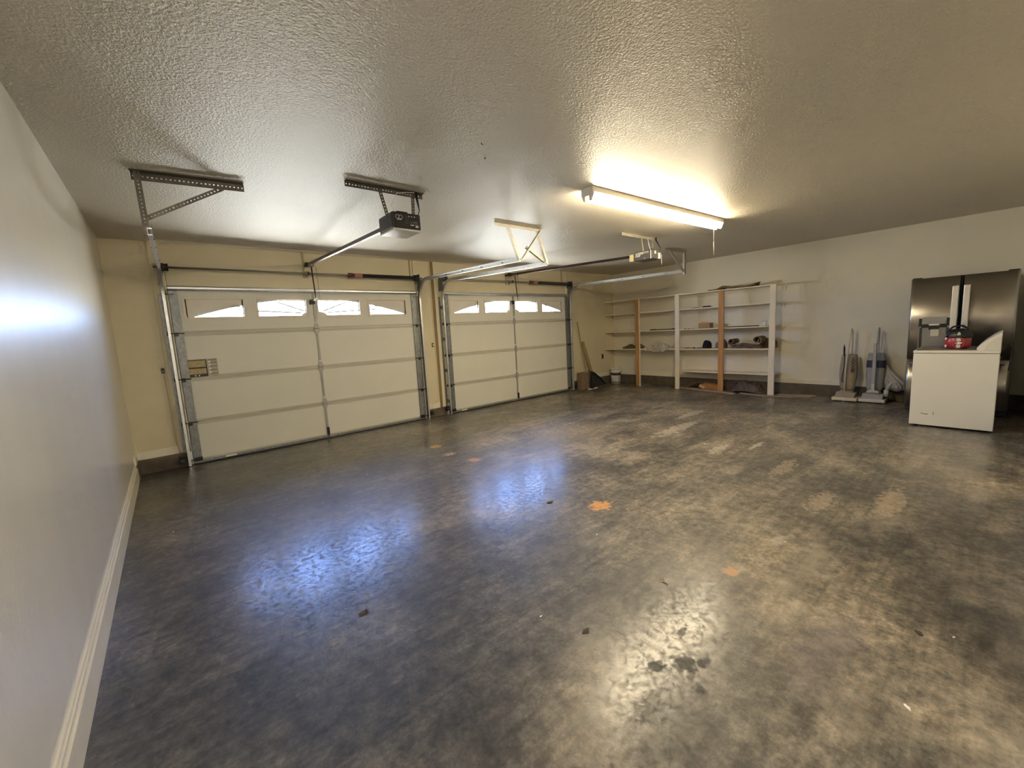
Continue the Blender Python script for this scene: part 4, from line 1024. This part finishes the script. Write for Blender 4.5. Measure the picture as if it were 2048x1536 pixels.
def crinkle_bag(c, w, d, h, lean, seed, amp=.12):
    """tear-drop bag: narrow knotted top leaning toward +y, wide sagging bottom, sharp small folds"""
    bm = bmesh.new(); bmesh.ops.create_icosphere(bm, subdivisions=4, radius=1); rnd = random.Random(seed)
    ph = [rnd.uniform(0, 6.28) for _ in range(8)]
    for v in bm.verts:
        p = v.co.copy(); tt = (p.z+1)/2; wd = (1-.88*tt**1.3)*(.75+.5*math.sin(PI*min(1, tt+.25)))
        ang = math.atan2(p.y, p.x)
        f = 1+amp*(abs(math.sin(ang*3.5+4*tt+ph[0]))-.5)*1.4+amp*(abs(math.sin(ang*6+9*tt+ph[1]))-.5)+rnd.uniform(-.05, .05)
        v.co = Vector((c[0]+p.x*d*wd*f, c[1]+p.y*w*wd*f+lean*tt**1.2, c[2]+h*tt))
    mb = MB().add([v.co.copy() for v in bm.verts], [tuple(v.index for v in f.verts) for f in bm.faces], False); bm.free(); return mb
bag = solo('plastic_bag', crinkle_bag((9.045, -.135, .17), .135, .085, .44, .145, 5), BAGP, (9.045, -.13, .17), 'crumpled clear plastic bag hanging beside the grey vacuum', 'bag')
mb = MB(); mb.lathe([(.024, .095), (.036, .10), (.030, .20)], (8.95, -.03, 0), 14); mb.tube([(8.95, -.03, .19), (8.97, -.06, .27), (9.0, -.09, .34)], [.028, .026, .020], 8)
mb.build('hose_end', mat('white_hose', (.66, .64, .60), .5), bag)

# ------------------------------------------------------------------ refrigerator
FX = 8.35; Fy0, Fy1 = -1.250, -.300; FZ = 1.83
t = thing('refrigerator', 'stainless steel refrigerator with bottom drawer and dispenser, behind the white washer', 'refrigerator', (8.7, -.775, 0))
MB().rbox(FX+.075, 9.10, Fy0+.004, Fy1-.004, .03, FZ-.012, .006).build('cabinet', mat('fridge_side', (.035, .033, .030), .5), t)
mid = -.775
def fdoor(ya, yb, z0, z1):
    mb = MB(); N = 48; vs = []; fs = []
    for i in range(N+1):
        s = i/N; y = ya+(yb-ya)*s; e_ = min(s, 1-s)*abs(yb-ya)/.016; bul = .020*math.sin(PI*(.08+.84*s)) - .020*max(0, 1-e_)**2
        vs += [(FX-bul+.008, y, z0), (FX-bul+.008, y, z1)]
    n0 = len(vs)
    for i in range(N+1): 
        y = ya+(yb-ya)*i/N; vs += [(FX+.07, y, z0), (FX+.07, y, z1)]
    for i in range(N):
        a = 2*i; fs.append((a, a+2, a+3, a+1)); b = n0+2*i; fs.append((b, b+1, b+3, b+2)); fs.append((a, b, b+2, a+2)); fs.append((a+1, a+3, b+3, b+1))
    fs += [(0, 1, n0+1, n0), (2*N, n0+2*N, n0+2*N+1, 2*N+1)]
    mb.add(vs, fs, False); 
    for k in range(len(fs)): mb.smooth[k] = (k < 4*N and k % 4 == 0)
    return mb
dr1 = fdoor(mid+.004, Fy1, .755, FZ).build('freezer_door', STAIN, t)
dr2 = fdoor(Fy0, mid-.004, .755, FZ).build('fresh_food_door', STAIN, t)
dw = fdoor(Fy0, Fy1, .10, .742).build('bottom_drawer', STAIN, t)
for yy, dd in ((mid+.050, dr1), (mid-.050, dr2)):
    mb = MB().rbox(FX-.075, FX-.050, yy-.031, yy+.031, .86, 1.705, .010, 3)
    for z in (.90, 1.66): mb.box(FX-.055, FX-.005, yy-.02, yy+.02, z-.02, z+.02)
    mb.build('door_handle', HANDLE, dd)
mb = MB().tube([(FX-.06, Fy0+.06, .69), (FX-.06, Fy1-.03, .69)], .014, 10)
for y in (Fy0+.09, Fy1-.06): mb.box(FX-.06, FX-.005, y-.012, y+.012, .678, .702)
mb.build('drawer_handle', HANDLE, dw)
# dispenser
mb = MB().box(FX-.022, FX-.008, -.700, -.405, .88, 1.295); 
dsp = mb.build('dispenser', mat('dispenser_grey', (.34, .32, .30), .3, metal=.5), dr1)
mb = MB().box(FX-.036, FX-.022, -.700, -.670, 1.19, 1.295); mb.box(FX-.036, FX-.022, -.432, -.405, 1.19, 1.295); mb.box(FX-.032, FX-.022, -.672, -.430, 1.17, 1.215); mb.box(FX-.030, FX-.022, -.600, -.500, 1.145, 1.175)
mb.build('dispenser_surround', BLACK, dsp)
MB().rbox(FX-.042, FX-.028, -.667, -.436, 1.218, 1.31, .004).build('control_panel', mat('panel_grey', (.38, .36, .32), .35), dsp)
MB().rbox(FX-.048, FX-.030, -.605, -.500, 1.196, 1.222, .008).build('control_lip', WHITE, dsp)
mb = MB().rbox(FX-.036, FX-.024, -.605, -.520, 1.055, 1.15, .010); mb.build('dispenser_paddle', mat('paddle_cream', (.72, .68, .52), .3), dsp)
for q in (-.690, -.440): MB().box(FX-.024, FX-.0215, q, q+.025, .88, 1.17).build('recess_side', mat('recess_dark', (.05, .045, .04), .4), dsp)
mb = MB().box(FX-.002, FX+.06, mid-.004, mid+.004, .76, FZ); mb.box(FX+.0, FX+.07, Fy0+.01, Fy1-.01, .742, .755); mb.build('door_gasket', RUBBER, t)
mb = MB().rbox(FX+.02, FX+.12, Fy1-.10, Fy1-.01, FZ-.002, FZ+.014, .004); mb.rbox(FX+.02, FX+.12, Fy0+.01, Fy0+.10, FZ-.002, FZ+.014, .004); mb.build('hinge_cover', BLACK, t)
mb = MB().box(FX+.08, FX+.12, Fy0+.02, Fy1-.02, .02, .10); 
for y in (Fy0+.06, Fy1-.06): mb.lathe([(.022, 0), (.022, .04)], (FX+.12, y, 0), 10)
for y in (Fy0+.06, Fy1-.06): mb.lathe([(.022, 0), (.022, .04)], (9.0, y, 0), 10)
mb.build('toe_grille', BLACK, t)

# ------------------------------------------------------------------ washer
WX0, WX1, WY0, WY1 = 7.385, 8.065, -1.152, -.468
t = thing('washing_machine', 'white washing machine in front of the stainless refrigerator', 'washing machine', (7.72, -.81, 0))
MB().rbox(WX0+.004, WX1-.004, WY0, WY1, .022, .893, .006).build('cabinet', APPL, t)
MB().rbox(WX0, WX1, WY0-.004, WY1+.004, .897, .930, .009, 3).build('top_panel', APPL, t)
MB().rbox(WX0+.03, WX1-.03, -.965, -.485, .930, .938, .004).build('lid', mat('lid_grey', (.20, .175, .15), .4), t)
prof = [(-.990, .930), (-1.02, .930), (-1.155, .930), (-1.155, 1.120), (-1.148, 1.124), (-1.09, 1.085), (-1.03, 1.028), (-.982, .965), (-.975, .950)]
MB().prism(prof, WX0+.002, WX1-.002, lambda u, v, d: Vector((d, u, v))).build('control_console', APPL, t)
mb = MB().prism([(-1.03, .932), (-1.152, .932), (-1.152, 1.09), (-1.10, 1.055), (-1.055, 1.0)], WX0-.002, WX0+.003, lambda u, v, d: Vector((d, u, v)))
mb.build('console_cap', mat('console_cream', (.80, .77, .64), .35), t)
for x in (WX0+.06, WX1-.06):
    for y in (WY0+.06, WY1-.06): MB().lathe([(.02, 0), (.02, .025)], (x, y, 0), 10).build('foot', RUBBER, t)
mb = MB().prism([(-.566, .166), (-.570, .172), (-.600, .160), (-.626, .166), (-.634, .160), (-.604, .153)], 0, .0008, lambda u, v, d: Vector((WX0+.0038-d, u, v)))
mb.prism([(-.672, .158), (-.678, .158), (-.678, .195), (-.674, .195)], 0, .0008, lambda u, v, d: Vector((WX0+.0038-d, u, v)))
mb.build('scratch', mat('scratch_dark', (.10, .09, .07), .6), t)
MB().tube([(WX0+.14, WY0-.005, .86), (WX0+.14, WY0-.03, .98), (WX0+.14, WY0-.055, 1.0), (WX0+.14, WY0-.075, .96), (WX0+.14, WY0-.08, .84), (WX0+.14, WY0-.07, .70)], .008, 8).build('drain_hose', BLACK, t)

# ------------------------------------------------------------------ red compressor on the washer
CX, CY, CZ = 7.62, -.815, .9385
t = thing('portable_air_compressor', 'red and black portable air compressor standing on the washing machine', 'air compressor', (CX, CY, CZ))
MB().lathe([(.06, .0005), (.09, .004), (.108, .03), (.112, .075), (.110, .11), (.104, .135), (.08, .148)], (CX, CY, CZ), 32).build('tank', RED, t)
MB().lathe([(.106, .125), (.113, .14), (.110, .165), (.092, .20), (.070, .225), (.03, .235)], (CX, CY-.008, CZ), 28).build('motor_cover', BLACK, t)
MB().tube([(CX-.03, CY+.085, CZ+.17), (CX-.03, CY+.075, CZ+.225), (CX-.02, CY+.04, CZ+.262), (CX-.01, CY-.03, CZ+.268), (CX-.01, CY-.075, CZ+.235), (CX, CY-.09, CZ+.18)], .011, 8).build('carry_handle', BLACK, t)
MB().tube([(CX-.09, CY+.02, CZ+.155), (CX-.085, CY+.02, CZ+.175), (CX-.08, CY+.06, CZ+.20), (CX-.06, CY+.09, CZ+.16), (CX-.085, CY+.095, CZ+.13)], .008, 8).build('air_hose', BLACK, t)
fl = lambda u, v, d=0: Vector((CX-.1125-d+.5*u*u/.112, CY-.012+u, CZ+.072+v))
mb = MB(); mb.tube([fl(.043*math.cos(a), .068*math.sin(a)) for a in [2*PI*k/28 for k in range(29)]], .0022, 5)
mb.build('label_ring', mat('ring_pink', (.62, .22, .18), .5), t)
mb = MB()
for v, w_ in ((.049, .014), (.039, .017), (.028, .020), (-.029, .020), (-.040, .017), (-.051, .015)): mb.prism([(-w_, v-.0043), (w_, v-.0043), (w_, v+.0043), (-w_, v+.0043)], .0005, .002, fl)
mb.prism([(-.034, 0), (0, -.021), (.034, 0), (0, .019)], .0005, .002, fl); mb.build('label_lettering', WHITE, t)
mb = MB()
for v, w_ in ((.094, .013), (.103, .014), (.112, .011), (.121, .009)): mb.prism([(-w_, v-.003), (w_, v-.003), (w_, v+.003), (-w_, v+.003)], .0022, .004, fl)
mb.build('top_label', WHITE, t)
MB().rbox(CX-.09, CX-.06, CY+.082, CY+.10, CZ+.02, CZ+.05, .004).rbox(CX-.09, CX-.06, CY+.082, CY+.10, CZ+.11, CZ+.135, .004).build('side_fitting', WHITE, t)

# ------------------------------------------------------------------ litter on the floor
def leaf(x, y, s, rot, m, label, seed, name='dry_leaf'):
    rnd = random.Random(seed); n = 9; R = Matrix.Translation((x, y, .0008)) @ Matrix.Rotation(rot, 4, 'Z')
    out = [(s*(1+.35*rnd.uniform(-1, 1))*math.cos(2*PI*k/n), .55*s*(1+.4*rnd.uniform(-1, 1))*math.sin(2*PI*k/n)) for k in range(n)]
    vs = [R @ Vector((a, b, .002+rnd.random()*s*.22)) for a, b in out]; c = R @ Vector((0, 0, .003))
    vs2 = vs+[c]+[v+Vector((0, 0, .0012)) for v in vs]+[c+Vector((0, 0, .0012))]
    fs = [(k, (k+1) % n, n) for k in range(n)]+[(n+1+(k+1) % n, n+1+k, 2*n+1) for k in range(n)]+[(k, n+1+k, n+1+(k+1) % n, (k+1) % n) for k in range(n)]
    mb = MB().add(vs2, fs); mn = min(v.z for v in mb.v)
    for v in mb.v: v.z -= mn-.0006
    o = solo(name, mb, m, (x, y, 0), label, 'leaf' if 'leaf' in name else 'scrap')
    return o
leaf(1.05, .90, .030, .4, DEBR, 'dark dry leaf on the floor below the blue window reflection', 1)
leaf(1.78, .01, .022, .2, DEBR, 'dark curled leaf on the floor left of the bright lamp reflection', 2)
leaf(2.39, -.04, .028, 1.0, LEAFL, 'pale curled leaf on the floor just above the bright lamp reflection', 3)
leaf(2.71, 1.17, .030, .1, DEBR, 'thin dark leaf on the floor left of the round orange stain', 4)
leaf(2.32, -1.04, .013, .6, PAPER, 'white paper scrap on the floor at the lower right of the photo', 5, 'paper_scrap')
leaf(2.83, -1.02, .018, .9, DEBR, 'dark flat leaf on the floor at the right, below the long pale scuff', 6)
for i, (x, y, lab) in enumerate(((1.70, .23, 'white crumb on the floor left of the bright lamp reflection'), (1.90, 3.1, 'white crumb on the floor in front of the first garage door'), (3.3, -.36, 'white crumb on the floor among pale scuffs at the right'), (2.55, .55, 'white crumb on the floor below the round orange stain'), (.29, 2.95, 'white crumb on the floor near the left baseboard'), (5.1, 1.0, 'white crumb on the floor between washer and shelving'), (2.9, -1.12, 'white crumb on the floor beside the dark leaf at the right'))):
    leaf(x, y, .007+.002*(i % 2), i, PAPER, lab, 20+i, 'paper_scrap')
